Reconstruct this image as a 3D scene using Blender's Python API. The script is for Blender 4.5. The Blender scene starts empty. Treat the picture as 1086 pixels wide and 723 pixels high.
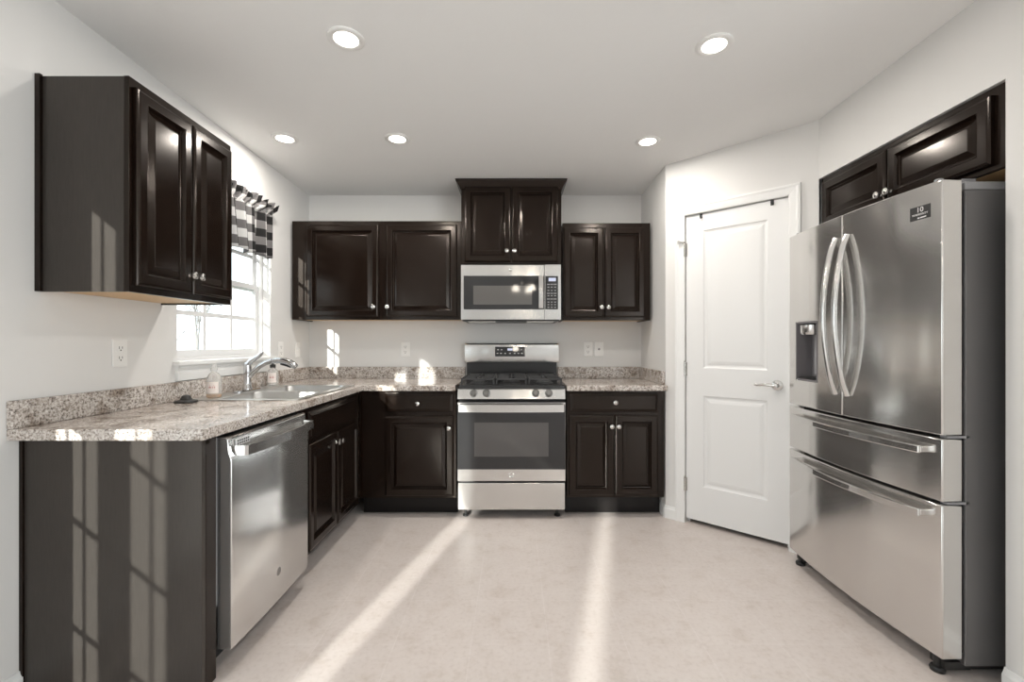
import bpy, bmesh, math, random
from mathutils import Vector, Matrix

C = bpy.context.scene.collection
SC = bpy.context.scene
PI = math.pi
R = math.radians

# ------------------------------------------------------------------ camera, sky, sun, exposure
cam_data = bpy.data.cameras.new('camera')
cam = bpy.data.objects.new('camera', cam_data)
C.objects.link(cam)
cam.location = (0, 0, 1.19)
cam.rotation_euler = (PI / 2, 0, 0)
cam_data.sensor_width = 36
cam_data.lens = 480 / 1086 * 36
cam_data.shift_x = -2.0 / 1086
cam_data.shift_y = 2.5 / 1086
cam_data.clip_start = 0.02
SC.camera = cam

SC.view_settings.view_transform = 'Standard'
SC.view_settings.look = 'None'
SC.view_settings.gamma = 1
SC.view_settings.use_curve_mapping = False
SC.view_settings.exposure = -0.10
SC.cycles.caustics_reflective = True
SC.cycles.max_bounces = 10
SC.cycles.diffuse_bounces = 5
SC.cycles.glossy_bounces = 5
SC.cycles.transparent_max_bounces = 12
SC.cycles.sample_clamp_indirect = 12

world = bpy.data.worlds.new('sky')
SC.world = world
world.use_nodes = True
wn = world.node_tree.nodes
bg = wn['Background']
bg.inputs['Color'].default_value = (0.86, 0.93, 1.0, 1)
bg.inputs['Strength'].default_value = 2.8

sun_dir = Vector((0.25, 1.0, -0.205))
sd = bpy.data.lights.new('sun', 'SUN')
sd.energy = 10.5
sd.angle = R(0.6)
sd.color = (1.0, 0.98, 0.94)
sun = bpy.data.objects.new('sun', sd)
C.objects.link(sun)
sun.location = (-3, -10, 4)
sun.rotation_euler = sun_dir.to_track_quat('-Z', 'Y').to_euler()


def area(name, loc, direction, sx, sy, energy, col=(1, 1, 1)):
    d = bpy.data.lights.new(name, 'AREA')
    d.shape = 'RECTANGLE'
    d.size, d.size_y = sx, sy
    d.energy = energy
    d.color = col
    o = bpy.data.objects.new(name, d)
    C.objects.link(o)
    o.location = loc
    o.rotation_euler = Vector(direction).to_track_quat('-Z', 'Y').to_euler()
    return o


# added fill lamp, by unseen living-area windows put in for ambient light (they stand in the wall at X = 3.5)
area('ambient_fill', (3.44, -2.6, 1.3), (-1, 0.45, 0.22), 3.4, 1.9, 118, (0.95, 0.98, 1.0))
area('patio_daylight', (-1.66, 0.05, 1.0), (1, 0, 0), 1.5, 1.8, 10, (0.95, 0.98, 1.0))


# ------------------------------------------------------------------ mesh helpers
def bx(bm, x0, x1, y0, y1, z0, z1):
    if x0 > x1: x0, x1 = x1, x0
    if y0 > y1: y0, y1 = y1, y0
    if z0 > z1: z0, z1 = z1, z0
    v = [bm.verts.new(p) for p in ((x0, y0, z0), (x1, y0, z0), (x1, y1, z0), (x0, y1, z0),
                                   (x0, y0, z1), (x1, y0, z1), (x1, y1, z1), (x0, y1, z1))]
    for f in ((0, 3, 2, 1), (4, 5, 6, 7), (0, 1, 5, 4), (1, 2, 6, 5), (2, 3, 7, 6), (3, 0, 4, 7)):
        bm.faces.new([v[i] for i in f])
    return v


def loft(bm, rings, cap0=False, cap1=True, closed=True):
    rr = [[bm.verts.new(p) for p in r] for r in rings]
    n = len(rr[0])
    for a, b in zip(rr, rr[1:]):
        for i in range(n if closed else n - 1):
            j = (i + 1) % n
            bm.faces.new((a[i], a[j], b[j], b[i]))
    if cap0: bm.faces.new(list(reversed(rr[0])))
    if cap1: bm.faces.new(rr[-1])
    return rr


def rect_rings(x0, x1, z0, z1, prof):
    """prof: (inset, y) pairs; rings of a rectangle facing -y"""
    return [[(x0 + i, y, z0 + i), (x1 - i, y, z0 + i), (x1 - i, y, z1 - i), (x0 + i, y, z1 - i)] for i, y in prof]


def lathe(bm, prof, n=24, org=(0, 0, 0), axis='z', cap0=True, cap1=True):
    """prof: (radius, height) along the axis"""
    rings = []
    for r, h in prof:
        ring = []
        for k in range(n):
            a = 2 * PI * k / n
            c, s = r * math.cos(a), r * math.sin(a)
            if axis == 'z': p = (c, s, h)
            elif axis == 'y': p = (c, -h, s)      # grows towards -y
            else: p = (h, c, s)
            ring.append((p[0] + org[0], p[1] + org[1], p[2] + org[2]))
        rings.append(ring)
    loft(bm, rings, cap0, cap1)


def tube(bm, pts, rad, n=10, flat=1.0, up=None, caps=True):
    """tube along pts; flat squeezes the second axis"""
    pts = [Vector(p) for p in pts]
    if not hasattr(rad, '__len__'): rad = [rad] * len(pts)
    rings = []
    t0 = (pts[1] - pts[0]).normalized()
    ref = Vector(up) if up else (Vector((0, 0, 1)) if abs(t0.z) < 0.9 else Vector((0, 1, 0)))
    nrm = (ref - t0 * ref.dot(t0)).normalized()
    for i, p in enumerate(pts):
        a = pts[max(i - 1, 0)]; b = pts[min(i + 1, len(pts) - 1)]
        t = (b - a).normalized()
        nrm = (nrm - t * nrm.dot(t)).normalized()
        bn = t.cross(nrm)
        rings.append([p + (nrm * math.cos(2 * PI * k / n) + bn * math.sin(2 * PI * k / n) * flat) * rad[i] for k in range(n)])
    loft(bm, rings, caps, caps)


def strip(bm, pts, w, t, up=(0, 0, 1)):
    """rectangular bar swept along pts: w across 'up', t thick along it"""
    pts = [Vector(p) for p in pts]
    up = Vector(up)
    rings = []
    for i, p in enumerate(pts):
        a = pts[max(i - 1, 0)]; b = pts[min(i + 1, len(pts) - 1)]
        tg = (b - a).normalized()
        sd_ = tg.cross(up).normalized()
        rings.append([p + sd_ * t / 2 + up * w / 2, p - sd_ * t / 2 + up * w / 2, p - sd_ * t / 2 - up * w / 2, p + sd_ * t / 2 - up * w / 2])
    loft(bm, rings, True, True)


def cells(bm, us, vs, inside, w0, w1, mapf):
    """slab made of the grid cells for which inside(i, j); w0..w1 is its thickness; mapf(u, v, w) -> xyz"""
    vt = {}
    def V(i, j, k):
        if (i, j, k) not in vt:
            vt[(i, j, k)] = bm.verts.new(mapf(us[i], vs[j], (w0, w1)[k]))
        return vt[(i, j, k)]
    nu, nv = len(us) - 1, len(vs) - 1
    ins = lambda i, j: 0 <= i < nu and 0 <= j < nv and inside(i, j)
    for i in range(nu):
        for j in range(nv):
            if not ins(i, j): continue
            bm.faces.new((V(i, j, 1), V(i + 1, j, 1), V(i + 1, j + 1, 1), V(i, j + 1, 1)))
            bm.faces.new((V(i, j, 0), V(i, j + 1, 0), V(i + 1, j + 1, 0), V(i + 1, j, 0)))
            if not ins(i - 1, j): bm.faces.new((V(i, j, 0), V(i, j, 1), V(i, j + 1, 1), V(i, j + 1, 0)))
            if not ins(i + 1, j): bm.faces.new((V(i + 1, j, 0), V(i + 1, j + 1, 0), V(i + 1, j + 1, 1), V(i + 1, j, 1)))
            if not ins(i, j - 1): bm.faces.new((V(i, j, 0), V(i + 1, j, 0), V(i + 1, j, 1), V(i, j, 1)))
            if not ins(i, j + 1): bm.faces.new((V(i, j + 1, 0), V(i, j + 1, 1), V(i + 1, j + 1, 1), V(i + 1, j + 1, 0)))


def holed(us, vs, holes, outer=None):
    """inside() for cells(): everything but the holes (u0, u1, v0, v1)"""
    def f(i, j):
        u, v = (us[i] + us[i + 1]) / 2, (vs[j] + vs[j + 1]) / 2
        for h in holes:
            if h[0] < u < h[1] and h[2] < v < h[3]: return False
        return True
    return f


def obj(name, bm, mat, parent=None, smooth=False, bevel=0.0, seg=2, kind=None, label=None, angle=35):
    bmesh.ops.recalc_face_normals(bm, faces=bm.faces)
    me = bpy.data.meshes.new(name)
    bm.to_mesh(me)
    bm.free()
    me.materials.append(mat)
    if smooth:
        for p in me.polygons: p.use_smooth = True
        try: me.set_sharp_from_angle(angle=R(angle))
        except Exception: pass
    o = bpy.data.objects.new(name, me)
    C.objects.link(o)
    if parent is not None: o.parent = parent
    if bevel > 0:
        m = o.modifiers.new('edges', 'BEVEL')
        m.width = bevel; m.segments = seg; m.limit_method = 'ANGLE'; m.angle_limit = R(40)
        m.harden_normals = False
    if kind: o['kind'] = kind
    if label: o['label'] = label
    return o


def box(name, x0, x1, y0, y1, z0, z1, mat, parent=None, bevel=0.002, **k):
    bm = bmesh.new()
    bx(bm, x0, x1, y0, y1, z0, z1)
    return obj(name, bm, mat, parent, bevel=bevel, **k)


def tag(o, label, cat, group=None):
    o['label'] = label; o['category'] = cat
    if group: o['group'] = group
    return o


def thing(name, label, cat, loc=(0, 0, 0), rz=0.0, group=None):
    o = bpy.data.objects.new(name, None)
    C.objects.link(o)
    o.location = loc
    o.rotation_euler = (0, 0, rz)
    o.empty_display_size = 0.1
    return tag(o, label, cat, group)


def structure(name, loc=(0, 0, 0), rz=0.0):
    o = bpy.data.objects.new(name, None)
    C.objects.link(o)
    o.location = loc
    o.rotation_euler = (0, 0, rz)
    o['kind'] = 'structure'
    return o


# ------------------------------------------------------------------ materials
def mat(name, col, rough=0.5, metal=0.0, spec=0.5, coat=0.0, emit=None, estr=0.0):
    m = bpy.data.materials.new(name)
    m.use_nodes = True
    b = m.node_tree.nodes['Principled BSDF']
    b.inputs['Base Color'].default_value = (*col, 1)
    b.inputs['Roughness'].default_value = rough
    b.inputs['Metallic'].default_value = metal
    b.inputs['Specular IOR Level'].default_value = spec
    b.inputs['Coat Weight'].default_value = coat
    b.inputs['Coat Roughness'].default_value = 0.12
    if emit:
        b.inputs['Emission Color'].default_value = (*emit, 1)
        b.inputs['Emission Strength'].default_value = estr
    return m


def nodes(m):
    return m.node_tree.nodes, m.node_tree.links, m.node_tree.nodes['Principled BSDF']


def noise_bump(m, scale, strength, dist=0.002, detail=4, coords='Object', stretch=(1, 1, 1)):
    n, l, b = nodes(m)
    tc = n.new('ShaderNodeTexCoord')
    mp = n.new('ShaderNodeMapping')
    mp.inputs['Scale'].default_value = stretch
    t = n.new('ShaderNodeTexNoise')
    t.inputs['Scale'].default_value = scale
    t.inputs['Detail'].default_value = detail
    bp = n.new('ShaderNodeBump')
    bp.inputs['Strength'].default_value = strength
    bp.inputs['Distance'].default_value = dist
    l.new(tc.outputs[coords], mp.inputs['Vector'])
    l.new(mp.outputs['Vector'], t.inputs['Vector'])
    l.new(t.outputs['Fac'], bp.inputs['Height'])
    l.new(bp.outputs['Normal'], b.inputs['Normal'])
    return t


def ramp(n, l, src, stops, interp='LINEAR'):
    r = n.new('ShaderNodeValToRGB')
    r.color_ramp.interpolation = interp
    e = r.color_ramp.elements
    e[0].position, e[0].color = stops[0][0], (*stops[0][1], 1)
    e[1].position, e[1].color = stops[-1][0], (*stops[-1][1], 1)
    for p, c in stops[1:-1]:
        x = e.new(p); x.color = (*c, 1)
    l.new(src, r.inputs['Fac'])
    return r


M_wall = mat('wall_paint', (0.72, 0.71, 0.695), 0.75, spec=0.25)
noise_bump(M_wall, 160, 0.06, 0.001)
M_ceil = mat('ceiling_paint', (0.84, 0.835, 0.825), 0.85, spec=0.2)
noise_bump(M_ceil, 16, 0.35, 0.004, 8)
M_trim = mat('white_trim_paint', (0.80, 0.80, 0.79), 0.35)
M_door = mat('white_door_paint', (0.78, 0.78, 0.775), 0.38)
M_vinyl = mat('white_vinyl', (0.70, 0.70, 0.70), 0.35)


def wood(name, c0, c1, rough):
    m = mat(name, c0, rough, spec=0.32)
    n, l, b = nodes(m)
    b.inputs['Specular Tint'].default_value = (1.0, 0.90, 0.82, 1)
    t = noise_bump(m, 30, 0.012, 0.001, 4, 'Object', (6, 6, 0.5))
    r = ramp(n, l, t.outputs['Fac'], [(0.3, c0), (0.7, c1)])
    l.new(r.outputs['Color'], b.inputs['Base Color'])
    return m


M_cab = wood('espresso_wood', (0.0068, 0.0037, 0.0025), (0.0098, 0.0056, 0.0038), 0.17)
M_side = wood('espresso_laminate', (0.038, 0.0335, 0.030), (0.043, 0.038, 0.034), 0.25)
M_toe = mat('black_toe_board', (0.006, 0.0045, 0.004), 0.35, spec=0.3)
M_ply = mat('birch_plywood', (0.62, 0.42, 0.22), 0.5)
noise_bump(M_ply, 30, 0.1)


def granite():
    m = mat('granite_laminate', (0.4, 0.36, 0.32), 0.15, spec=0.5)
    n, l, b = nodes(m)
    tc = n.new('ShaderNodeTexCoord')
    v = n.new('ShaderNodeTexNoise')
    v.inputs['Scale'].default_value = 120
    v.inputs['Detail'].default_value = 3
    v.inputs['Roughness'].default_value = 0.7
    l.new(tc.outputs['Object'], v.inputs['Vector'])
    r1 = ramp(n, l, v.outputs['Fac'], [(0.33, (0.09, 0.075, 0.068)), (0.42, (0.31, 0.27, 0.24)), (0.49, (0.50, 0.455, 0.42)),
                                       (0.57, (0.64, 0.60, 0.565)), (0.70, (0.80, 0.775, 0.75))])
    w = n.new('ShaderNodeTexNoise')
    w.inputs['Scale'].default_value = 16
    w.inputs['Detail'].default_value = 5
    l.new(tc.outputs['Object'], w.inputs['Vector'])
    r2 = ramp(n, l, w.outputs['Fac'], [(0.34, (0.52, 0.46, 0.41)), (0.47, (0.92, 0.90, 0.88)), (0.7, (1.0, 1.0, 1.0))])
    mx = n.new('ShaderNodeMix')
    mx.data_type = 'RGBA'; mx.blend_type = 'MULTIPLY'
    mx.inputs['Factor'].default_value = 1
    l.new(r1.outputs['Color'], mx.inputs['A'])
    l.new(r2.outputs['Color'], mx.inputs['B'])
    l.new(mx.outputs['Result'], b.inputs['Base Color'])
    return m


M_gran = granite()


def steel(name, col, rough, aniso=0.75):
    m = mat(name, col, rough, 0.90)
    n, l, b = nodes(m)
    t = noise_bump(m, 60, 0.0, 0.0002, 3, 'Object', (0.6, 0.6, 14))
    mr = n.new('ShaderNodeMapRange')
    mr.inputs['To Min'].default_value = rough * 0.95
    mr.inputs['To Max'].default_value = rough * 1.06
    l.new(t.outputs['Fac'], mr.inputs['Value'])
    l.new(mr.outputs['Result'], b.inputs['Roughness'])
    b.inputs['Anisotropic'].default_value = aniso
    c = n.new('ShaderNodeCombineXYZ')
    c.inputs[0].default_value, c.inputs[1].default_value, c.inputs[2].default_value = 0.02, 0.03, 1.0
    l.new(c.outputs[0], b.inputs['Tangent'])
    return m


M_steel = steel('brushed_steel', (0.66, 0.65, 0.635), 0.14)
M_steel_fridge = steel('fridge_steel', (0.70, 0.685, 0.665), 0.15)
M_sink = mat('sink_steel', (0.62, 0.62, 0.61), 0.28, 1.0)
M_chrome = mat('chrome', (0.60, 0.60, 0.61), 0.10, 1.0)
M_nickel = mat('satin_nickel', (0.64, 0.63, 0.61), 0.20, 1.0)
M_blackglass = mat('black_glass', (0.022, 0.022, 0.023), 0.04, spec=0.6)
M_greyglass = mat('tinted_oven_glass', (0.085, 0.08, 0.078), 0.05, spec=0.6)
M_iron = mat('cast_iron', (0.035, 0.035, 0.036), 0.55)
M_enamel = mat('black_enamel', (0.02, 0.02, 0.021), 0.22)
M_black = mat('black_plastic', (0.015, 0.015, 0.015), 0.4)
M_grey = mat('grey_plastic', (0.30, 0.30, 0.31), 0.4)
M_case = mat('fridge_case_grey', (0.17, 0.165, 0.165), 0.42, 0.35)
M_dark = mat('dark_gap', (0.01, 0.01, 0.01), 0.8)
M_white = mat('white_plastic', (0.82, 0.81, 0.79), 0.35)
M_print = mat('white_print', (0.75, 0.75, 0.75), 0.5)
M_lcd = mat('lit_display', (0.1, 0.1, 0.12), 0.3, emit=(0.75, 0.8, 1.0), estr=0.8)
M_lens = mat('lit_lens', (0.9, 0.9, 0.88), 0.4, emit=(1.0, 0.93, 0.82), estr=9)
M_label = mat('paper_label', (0.78, 0.70, 0.66), 0.5)
M_redprint = mat('label_print', (0.50, 0.20, 0.17), 0.5)
M_bark = mat('grey_bark', (0.24, 0.23, 0.22), 0.9)
M_ground = mat('frosty_ground', (0.42, 0.40, 0.36), 0.9)


def floor_mat():
    m = mat('vinyl_tile', (0.62, 0.55, 0.49), 0.33, spec=0.4)
    n, l, b = nodes(m)
    tc = n.new('ShaderNodeTexCoord')
    br = n.new('ShaderNodeTexBrick')
    br.offset = 0.0
    br.inputs['Scale'].default_value = 1.0
    br.inputs['Brick Width'].default_value = 0.305
    br.inputs['Row Height'].default_value = 0.305
    br.inputs['Mortar Size'].default_value = 0.0022
    br.inputs['Mortar Smooth'].default_value = 0.6
    br.inputs['Color1'].default_value = (0.640, 0.583, 0.553, 1)
    br.inputs['Color2'].default_value = (0.628, 0.571, 0.541, 1)
    br.inputs['Mortar'].default_value = (0.675, 0.622, 0.60, 1)
    fm = n.new('ShaderNodeMapping')
    fm.inputs['Location'].default_value = (-0.136, -1.79, 0)
    l.new(tc.outputs['Object'], fm.inputs['Vector'])
    l.new(fm.outputs['Vector'], br.inputs['Vector'])
    a = n.new('ShaderNodeTexNoise')
    a.inputs['Scale'].default_value = 9
    a.inputs['Detail'].default_value = 8
    a.inputs['Roughness'].default_value = 0.68
    l.new(tc.outputs['Object'], a.inputs['Vector'])
    r = ramp(n, l, a.outputs['Fac'], [(0.30, (0.86, 0.83, 0.80)), (0.46, (0.965, 0.955, 0.95)), (0.65, (1, 1, 1))])
    mx = n.new('ShaderNodeMix')
    mx.data_type = 'RGBA'; mx.blend_type = 'MULTIPLY'
    mx.inputs['Factor'].default_value = 1
    l.new(br.outputs['Color'], mx.inputs['A'])
    l.new(r.outputs['Color'], mx.inputs['B'])
    a2 = n.new('ShaderNodeTexNoise')
    a2.inputs['Scale'].default_value = 55
    a2.inputs['Detail'].default_value = 4
    l.new(tc.outputs['Object'], a2.inputs['Vector'])
    rr2 = ramp(n, l, a2.outputs['Fac'], [(0.34, (0.84, 0.81, 0.79)), (0.45, (0.97, 0.965, 0.96)), (0.6, (1.03, 1.03, 1.03))])
    mx2 = n.new('ShaderNodeMix')
    mx2.data_type = 'RGBA'; mx2.blend_type = 'MULTIPLY'
    mx2.inputs['Factor'].default_value = 0.4
    l.new(mx.outputs['Result'], mx2.inputs['A'])
    l.new(rr2.outputs['Color'], mx2.inputs['B'])
    l.new(mx2.outputs['Result'], b.inputs['Base Color'])
    bp = n.new('ShaderNodeBump')
    bp.inputs['Strength'].default_value = 0.12
    bp.inputs['Distance'].default_value = 0.003
    l.new(a.outputs['Fac'], bp.inputs['Height'])
    l.new(bp.outputs['Normal'], b.inputs['Normal'])
    return m


M_floor = floor_mat()


def pane_mat():
    m = bpy.data.materials.new('window_glass')
    m.use_nodes = True
    n, l = m.node_tree.nodes, m.node_tree.links
    n.clear()
    out = n.new('ShaderNodeOutputMaterial')
    tr = n.new('ShaderNodeBsdfTransparent')
    tr.inputs['Color'].default_value = (0.96, 0.98, 0.97, 1)
    gl = n.new('ShaderNodeBsdfGlossy')
    gl.inputs['Roughness'].default_value = 0.02
    mx = n.new('ShaderNodeMixShader')
    mx.inputs[0].default_value = 0.04
    l.new(tr.outputs[0], mx.inputs[1])
    l.new(gl.outputs[0], mx.inputs[2])
    l.new(mx.outputs[0], out.inputs['Surface'])
    return m


M_pane = pane_mat()


def liquid_mat(name, col, ior=1.3):
    m = bpy.data.materials.new(name)
    m.use_nodes = True
    n, l, b = nodes(m)
    b.inputs['Base Color'].default_value = (*col, 1)
    b.inputs['Roughness'].default_value = 0.06
    b.inputs['Transmission Weight'].default_value = 0.75
    b.inputs['IOR'].default_value = ior
    return m


M_clear = liquid_mat('clear_plastic', (0.93, 0.93, 0.92), 1.15)
M_amber = liquid_mat('amber_liquid', (0.85, 0.48, 0.14), 1.3)


def plaid_mat():
    m = bpy.data.materials.new('buffalo_check_cloth')
    m.use_nodes = True
    n, l, b = nodes(m)
    uv = n.new('ShaderNodeUVMap')
    sp = n.new('ShaderNodeSeparateXYZ')
    l.new(uv.outputs[0], sp.inputs[0])
    steps = []
    for k in (0, 1):
        fr = n.new('ShaderNodeMath'); fr.operation = 'FRACT'
        l.new(sp.outputs[k], fr.inputs[0])
        gt = n.new('ShaderNodeMath'); gt.operation = 'GREATER_THAN'
        gt.inputs[1].default_value = 0.5
        l.new(fr.outputs[0], gt.inputs[0])
        steps.append(gt)
    ad = n.new('ShaderNodeMath'); ad.operation = 'ADD'
    l.new(steps[0].outputs[0], ad.inputs[0]); l.new(steps[1].outputs[0], ad.inputs[1])
    hv = n.new('ShaderNodeMath'); hv.operation = 'MULTIPLY'; hv.inputs[1].default_value = 0.5
    l.new(ad.outputs[0], hv.inputs[0])
    r = ramp(n, l, hv.outputs[0], [(0.0, (0.72, 0.71, 0.70)), (0.34, (0.20, 0.19, 0.19)), (0.75, (0.016, 0.015, 0.015))], 'CONSTANT')
    l.new(r.outputs['Color'], b.inputs['Base Color'])
    b.inputs['Roughness'].default_value = 0.9
    tl = n.new('ShaderNodeBsdfTranslucent')
    l.new(r.outputs['Color'], tl.inputs['Color'])
    mx = n.new('ShaderNodeMixShader')
    mx.inputs[0].default_value = 0.45
    l.new(b.outputs[0], mx.inputs[1]); l.new(tl.outputs[0], mx.inputs[2])
    l.new(mx.outputs[0], n['Material Output'].inputs['Surface'])
    return m


M_plaid = plaid_mat()

# ------------------------------------------------------------------ room shell
XL, XR, YB = -1.675, 1.685, 3.70
PA = Vector((1.040, 3.105, 0)); PB = Vector((1.685, 2.50, 0))     # the slanting pantry wall runs from PA to PB
ZT = 2.52


def ceil_z(y):
    return 2.400 + 0.020 * min(3.7 - y, 2.5)


bm = bmesh.new(); bx(bm, -1.9, 3.7, -5.2, 3.85, -0.1, 0.0)
obj('floor', bm, M_floor, kind='structure')
bm = bmesh.new()
prof = [(-5.2, ceil_z(-5.2)), (1.2, ceil_z(1.2)), (3.85, ceil_z(3.85)), (3.85, 2.62), (-5.2, 2.62)]
loft(bm, [[(x, y, z) for y, z in prof] for x in (-1.9, 3.7)], True, True)
obj('ceiling', bm, M_ceil, kind='structure')

bm = bmesh.new(); bx(bm, XL - 0.12, 2.62, YB, YB + 0.12, 0, ZT)
obj('wall_back', bm, M_wall, kind='structure')

WIN = (2.25, 3.117, 1.085, 2.04)         # kitchen window opening in Y, Z
PAT = (-1.0, 0.90, 0.0, 1.93)            # patio door opening
DIN = (-3.05, -1.98, 0.45, 2.0)          # dining window opening
us = sorted({-5.1, YB, *WIN[:2], *PAT[:2], *DIN[:2]})
vs = sorted({0.0, ZT, *WIN[2:], *PAT[2:], *DIN[2:]})
bm = bmesh.new()
cells(bm, us, vs, holed(us, vs, [WIN, PAT, DIN]), XL - 0.12, XL, lambda u, v, w: (w, u, v))
obj('wall_left', bm, M_wall, kind='structure')

# pantry corner: side wall and slanting wall with the door opening
bm = bmesh.new(); bx(bm, 1.040, 1.14, 3.105, YB, 0, ZT)
obj('wall_pantry_side', bm, M_wall, kind='structure')
DU = (PB - PA).normalized()
DANG = math.atan2(DU.y, DU.x)
DLEN = (PB - PA).length
DT0, DT1, DTOP = 0.1388, 0.7346, 2.033           # the door slab along the wall, its top
us = [0.0, DT0 - 0.004, DT1 + 0.004, DLEN]
vs = [0.0, DTOP + 0.004, ZT]
bm = bmesh.new()
cells(bm, us, vs, holed(us, vs, [(us[1], us[2], 0, vs[1])]), 0.0, 0.10, lambda u, v, w: (u, w, v))
o = obj('wall_pantry', bm, M_wall, kind='structure')
o.location = PA; o.rotation_euler = (0, 0, DANG)

# wall with the refrigerator alcove
ALC = (1.551, 2.497, 0.0, 2.097)
us = [0.9, ALC[0], ALC[1], 2.50]
vs = [0.0, ALC[3], ZT]
bm = bmesh.new()
us = [0.9, ALC[0], 2.50]
cells(bm, us, vs, holed(us, vs, [(ALC[0], 2.6, 0, ALC[3])]), XR, XR + 0.11, lambda u, v, w: (w, u, v))
obj('wall_right', bm, M_wall, kind='structure')
bm = bmesh.new()
bx(bm, XR + 0.111, 2.62, 1.45, ALC[0], 0, ZT)
obj('wall_alcove_near', bm, M_wall, kind='structure')
bm = bmesh.new()
bx(bm, XR + 0.075, 2.62, 2.52, 2.60, 0, ZT)
obj('wall_alcove_far', bm, M_wall, kind='structure')
bm = bmesh.new()
bx(bm, 2.55, 2.62, 1.552, 2.519, 0, ZT)
obj('wall_alcove_back', bm, M_wall, kind='structure')

bm = bmesh.new()
bx(bm, 2.55, 2.62, 2.601, YB, 0, ZT)
obj('wall_pantry_inside', bm, M_wall, kind='structure')

# the living area behind the camera
bm = bmesh.new(); bx(bm, XR + 0.111, 3.6, 0.9, 1.02, 0, ZT)
obj('wall_living', bm, M_wall, kind='structure')
us = [-5.1, -4.3, -0.9, 0.9]; vs = [0, 0.35, 2.25, ZT]
bm = bmesh.new()
cells(bm, us, vs, holed(us, vs, [(-4.3, -0.9, 0.35, 2.25)]), 3.5, 3.6, lambda u, v, w: (w, u, v))
obj('wall_living_right', bm, M_wall, kind='structure')
SID = (-1.465, -1.345, 0.9, 1.80)
us = [XL, SID[0], SID[1], 3.5]; vs = [0, SID[2], SID[3], ZT]
bm = bmesh.new()
cells(bm, us, vs, holed(us, vs, [SID]), -5.1, -5.0, lambda u, v, w: (u, w, v))
obj('wall_rear', bm, M_wall, kind='structure')


def base_board(name, p0, p1, side, z=0.083, t=0.014):
    """baseboard from p0 to p1, standing out by t to the side vector"""
    p0, p1, s = Vector((*p0, 0)), Vector((*p1, 0)), Vector((*side, 0))
    pr = [(0, 0), (t, 0), (t, z - 0.022), (t * 0.55, z - 0.012), (t * 0.35, z), (0, z)]
    bm = bmesh.new()
    loft(bm, [[p + s * a + Vector((0, 0, h)) for a, h in pr] for p in (p0, p1)], True, True)
    return obj(name, bm, M_trim, kind='structure')


nd = Vector((-DU.y, DU.x, 0)) * -1                  # out of the slanting wall, into the room
nd = Vector((DU.y, -DU.x, 0))
base_board('baseboard_pantry_side', (1.040, 3.19), (1.040, 3.105), (-1, 0))
q = PA + DU * 0.076
base_board('baseboard_pantry', (PA.x, PA.y), (q.x, q.y), (nd.x, nd.y))
base_board('baseboard_right', (XR, 1.551), (XR, 0.9), (-1, 0))
base_board('baseboard_left', (XL, 1.532), (XL, 0.97), (1, 0))
q = PA + DU * 0.80
base_board('baseboard_pantry_far', (q.x, q.y), (PB.x, PB.y), (nd.x, nd.y))

# ------------------------------------------------------------------ windows
def sash_window(name, xin, y0, y1, z0, z1, rail, cols, rows, fw=0.035, sw=0.035, depth=0.05):
    """double hung window, room side at xin (facing +X)"""
    r = structure(name, (xin, (y0 + y1) / 2, z0))
    W, H = (y1 - y0) / 2, z1 - z0
    f = lambda bm, a, b, c, d, x0, x1: bx(bm, x0, x1, a, b, c, d)
    bm = bmesh.new()
    f(bm, -W, -W + fw, 0, H, -depth, 0); f(bm, W - fw, W, 0, H, -depth, 0)
    f(bm, -W + fw, W - fw, 0, fw, -depth, 0); f(bm, -W + fw, W - fw, H - fw, H, -depth, 0)
    obj('window_frame', bm, M_vinyl, r, bevel=0.003)
    zr = rail - z0
    for (a, b, x0, nm) in ((fw, zr + 0.022, -0.032, 'lower_sash'), (zr - 0.022, H - fw, -0.05, 'upper_sash')):
        bm = bmesh.new()
        x1 = x0 + 0.022
        i0, i1 = -W + fw, W - fw
        f(bm, i0, i0 + sw, a, b, x0, x1); f(bm, i1 - sw, i1, a, b, x0, x1)
        f(bm, i0 + sw, i1 - sw, a, a + sw, x0, x1); f(bm, i0 + sw, i1 - sw, b - sw * 0.9, b, x0, x1)
        s = obj(nm, bm, M_vinyl, r, bevel=0.002)
        bm = bmesh.new()
        g0, g1, h0, h1 = i0 + sw, i1 - sw, a + sw, b - sw * 0.9
        for k in range(1, cols):
            y = g0 + (g1 - g0) * k / cols
            f(bm, y - 0.012, y + 0.012, h0, h1, x0 + 0.006, x0 + 0.014)
        for k in range(1, rows):
            z = h0 + (h1 - h0) * k / rows
            f(bm, g0, g1, z - 0.012, z + 0.012, x0 + 0.0065, x0 + 0.0135)
        obj('muntin', bm, M_vinyl, s)
        bm = bmesh.new()
        f(bm, g0 - 0.004, g1 + 0.004, h0 - 0.004, h1 + 0.004, x0 + 0.009, x0 + 0.011)
        obj('pane', bm, M_pane, s)
    return r


w1 = sash_window('window_1', XL - 0.058, *WIN, 1.56, 3, 2)
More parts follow.
